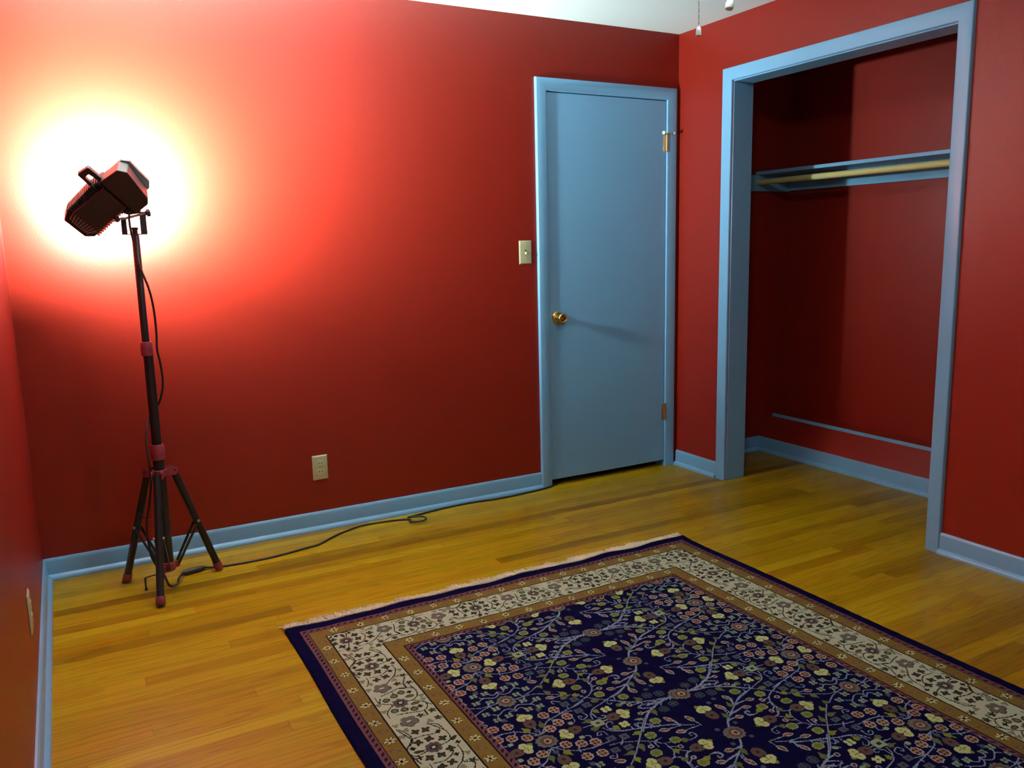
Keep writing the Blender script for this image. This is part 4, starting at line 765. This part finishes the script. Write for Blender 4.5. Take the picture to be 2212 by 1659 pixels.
def build_rug():
    K, cs, Wd, Ln = weave()
    NT, NS = K.shape
    jt = list(range(0, int(178/cs)+1)) + list(range(int(178/cs)+4, NT+1, 4))
    if jt[-1] != NT: jt.append(NT)
    jt = np.array(jt); rows = len(jt)-1
    Kr = K[np.minimum((jt[:-1]+jt[1:])//2, NT-1)]
    s = np.arange(NS+1)*cs/100; t = jt*cs/100
    SG, TG = np.meshgrid(s, t)
    rip = (0.5+0.5*np.sin(SG*14.3+1.2*np.sin(SG*5.1)+.8))*0.55 + (0.5+0.5*np.sin(SG*27.0+2.0))*0.3
    Z = RZ + 0.011*rip*np.exp(-(TG/0.045)**1.3) + 0.0008*np.sin(SG*60+3*np.sin(TG*37))*np.sin(TG*53)
    Z += (rng.random(Z.shape)-.5)*0.0006
    edge = np.minimum(np.minimum(SG, Wd/100-SG), np.minimum(TG, Ln/100-TG))
    Z -= 0.004*np.clip(1-edge/0.006, 0, 1)**2
    X = RX + SG + 0.0025*np.sin(TG*7.0)*np.clip(1-SG/0.3, 0, 1) - 0.002*np.sin(TG*6+1)*np.clip(1-(Wd/100-SG)/0.3, 0, 1); Y = RY - TG
    Y = Y + 0.003*np.sin(SG*9.0+.5)*np.exp(-TG/0.05)
    root = thing('area_rug', 'navy floral area rug with cream border and fringe on the oak floor', 'rug', (RX+Wd/200, RY-Ln/200, 0))
    org = np.array(root.location)
    co = np.stack([X-org[0], Y-org[1], Z-org[2]], -1).reshape(-1, 3).astype(np.float32)
    n1 = NS+1
    j, i = np.meshgrid(np.arange(rows), np.arange(NS), indexing='ij')
    a = (j*n1+i).ravel(); q = np.stack([a+n1, a+n1+1, a+1, a], -1).astype(np.int32)
    me = bpy.data.meshes.new('pile'); nf = len(q)
    me.vertices.add(len(co)); me.vertices.foreach_set('co', co.ravel())
    me.loops.add(nf*4); me.loops.foreach_set('vertex_index', q.ravel())
    me.polygons.add(nf); me.polygons.foreach_set('loop_start', np.arange(nf, dtype=np.int32)*4)
    me.update(calc_edges=True)
    pal = np.zeros((32, 4), np.float32)
    for k, c in PAL.items(): pal[k] = [a*b for a, b in zip(srgb(*c), WOOL + (1,))]
    col = pal[Kr.ravel()].copy(); col[:, :3] *= (0.93+0.14*rng.random((nf, 1))).astype(np.float32); col[:, 3] = 1
    at = me.attributes.new('wool', 'FLOAT_COLOR', 'FACE'); at.data.foreach_set('color', col.ravel())
    me.materials.append(M['wool'])
    ob = bpy.data.objects.new('pile', me); COL.objects.link(ob); ob.parent = root
    # edges and back
    m = MB(); ring = []
    for k in range(0, NS+1, 4): ring.append((X[0, k], Y[0, k], Z[0, k]))
    for k in range(0, rows+1, 8): ring.append((X[k, -1], Y[k, -1], Z[k, -1]))
    for k in range(NS, -1, -4): ring.append((X[-1, k], Y[-1, k], Z[-1, k]))
    for k in range(rows, -1, -8): ring.append((X[k, 0], Y[k, 0], Z[k, 0]))
    m.loft([[(x, y, 0.0006) for x, y, z in ring], [(x, y, z-0.0003) for x, y, z in ring]], caps=False)
    m.build('bound_edge', M['rug_edge'], root, smooth=False)
    # woven end and knotted fringe at the far end
    m = MB(); top = [(X[0, k], Y[0, k], Z[0, k]-.001) for k in range(0, NS+1, 4)]
    r1 = [(x, y-.004, z+.0008) for x, y, z in top]; r2 = [(x, y+.011, max(.004, z-.0030)) for x, y, z in top]; r3 = [(x, y+.022, max(.0025, z-.0085)) for x, y, z in top]
    nn = len(top)
    m.add(r1+r2+r3, [(k, k+1, k+1+nn, k+nn) for k in range(nn-1)] + [(nn+k, nn+k+1, nn+k+1+nn, nn+k+nn) for k in range(nn-1)])
    m.build('woven_end', M['fringe'], root)
    m = MB(); r = random.Random(5)
    Wm = Wd/100; N = 1150
    for k in range(N):
        sx = (k+r.random())/N*Wm; kk = min(NS, int(sx*100/cs)); base = Vector((RX+sx, Y[0, kk]+.013+r.uniform(0, .008), max(.005, Z[0, kk]-.004)))
        cl = math.sin(sx*41+math.sin(sx*17)*2); L = r.uniform(.034, .052)*(1+.20*cl); lean = .55*math.sin(sx*33)+r.uniform(-.7, .7)
        bend = r.uniform(-.6, .6); zt = r.uniform(.0015, .005)
        pts = []
        for f in (0, .35, .7, 1.0):
            pts.append(base + Vector((L*f*(lean*.6+bend*f*.5), L*f*(1-.15*abs(lean)), 0)) + Vector((0, 0, (zt-base.z)*f + .004*math.sin(f*math.pi)*r.uniform(.2, 1))))
        m.tube(pts, [.0017, .0016, .0014, .0009], 4, caps=False)
    fo = m.build('fringe', M['fringe'], root); fo['kind'] = 'stuff'
build_rug()

# ------------------------------------------------------------------ light: the halogen lamp itself
lc = O + u*(-.015) - v*.012 + n*.052
# the reflector throws part of the light up and part straight at the wall
for energy, nl in ((LAMP_W[0], Vector((.35, .55, .75))), (LAMP_W[1], Vector((.15, .95, .25)))):
    ld = bpy.data.lights.new('halogen_light', 'AREA'); ld.shape = 'RECTANGLE'; ld.size = 0.22; ld.size_y = 0.095
    ld.energy = energy; ld.color = LAMP_COL; ld.spread = math.pi
    lo = bpy.data.objects.new('halogen_light', ld); COL.objects.link(lo)
    nl = nl.normalized(); ul = (u - nl*u.dot(nl)).normalized(); vl = (-nl).cross(ul)
    lo.matrix_world = Matrix.Translation(lc) @ Matrix((ul, vl, -nl)).transposed().to_4x4()
for uu in (-.062, .040):
    pd = bpy.data.lights.new('halogen_tube', 'POINT'); pd.energy = TUBE_W; pd.color = LAMP_COL; pd.shadow_soft_size = 0.02
    po = bpy.data.objects.new('halogen_tube', pd); COL.objects.link(po); po.location = O + u*uu - v*.028 + n*0.0440
wd = bpy.data.worlds.new('world'); scene.world = wd; wd.use_nodes = True
wd.node_tree.nodes['Background'].inputs[0].default_value = (0, 0, 0, 1); wd.node_tree.nodes['Background'].inputs[1].default_value = 0

# ------------------------------------------------------------------ camera
cd = bpy.data.cameras.new('camera'); cam = bpy.data.objects.new('camera', cd); COL.objects.link(cam)
cd.sensor_fit = 'HORIZONTAL'; cd.sensor_width = 36.0; cd.lens = 36.0*1778.36/2212; cd.clip_start = 0.02
yaw, pitch, roll = -0.4970, -0.1681, -0.0235
fwd = Vector((-math.sin(yaw)*math.cos(pitch), math.cos(yaw)*math.cos(pitch), math.sin(pitch)))
rt = Vector((math.cos(yaw), math.sin(yaw), 0)); up = rt.cross(fwd)
r2 = rt*math.cos(roll) + up*math.sin(roll); u2 = -rt*math.sin(roll) + up*math.cos(roll)
mw = Matrix((r2, u2, -fwd)).transposed().to_4x4(); mw.translation = Vector((-3.1374, -3.7556, 1.3201)); cam.matrix_world = mw
scene.camera = cam
scene.view_settings.view_transform = 'Standard'; scene.view_settings.look = 'None'; scene.view_settings.gamma = 1.0
scene.view_settings.use_curve_mapping = False; scene.view_settings.exposure = EXPOSURE
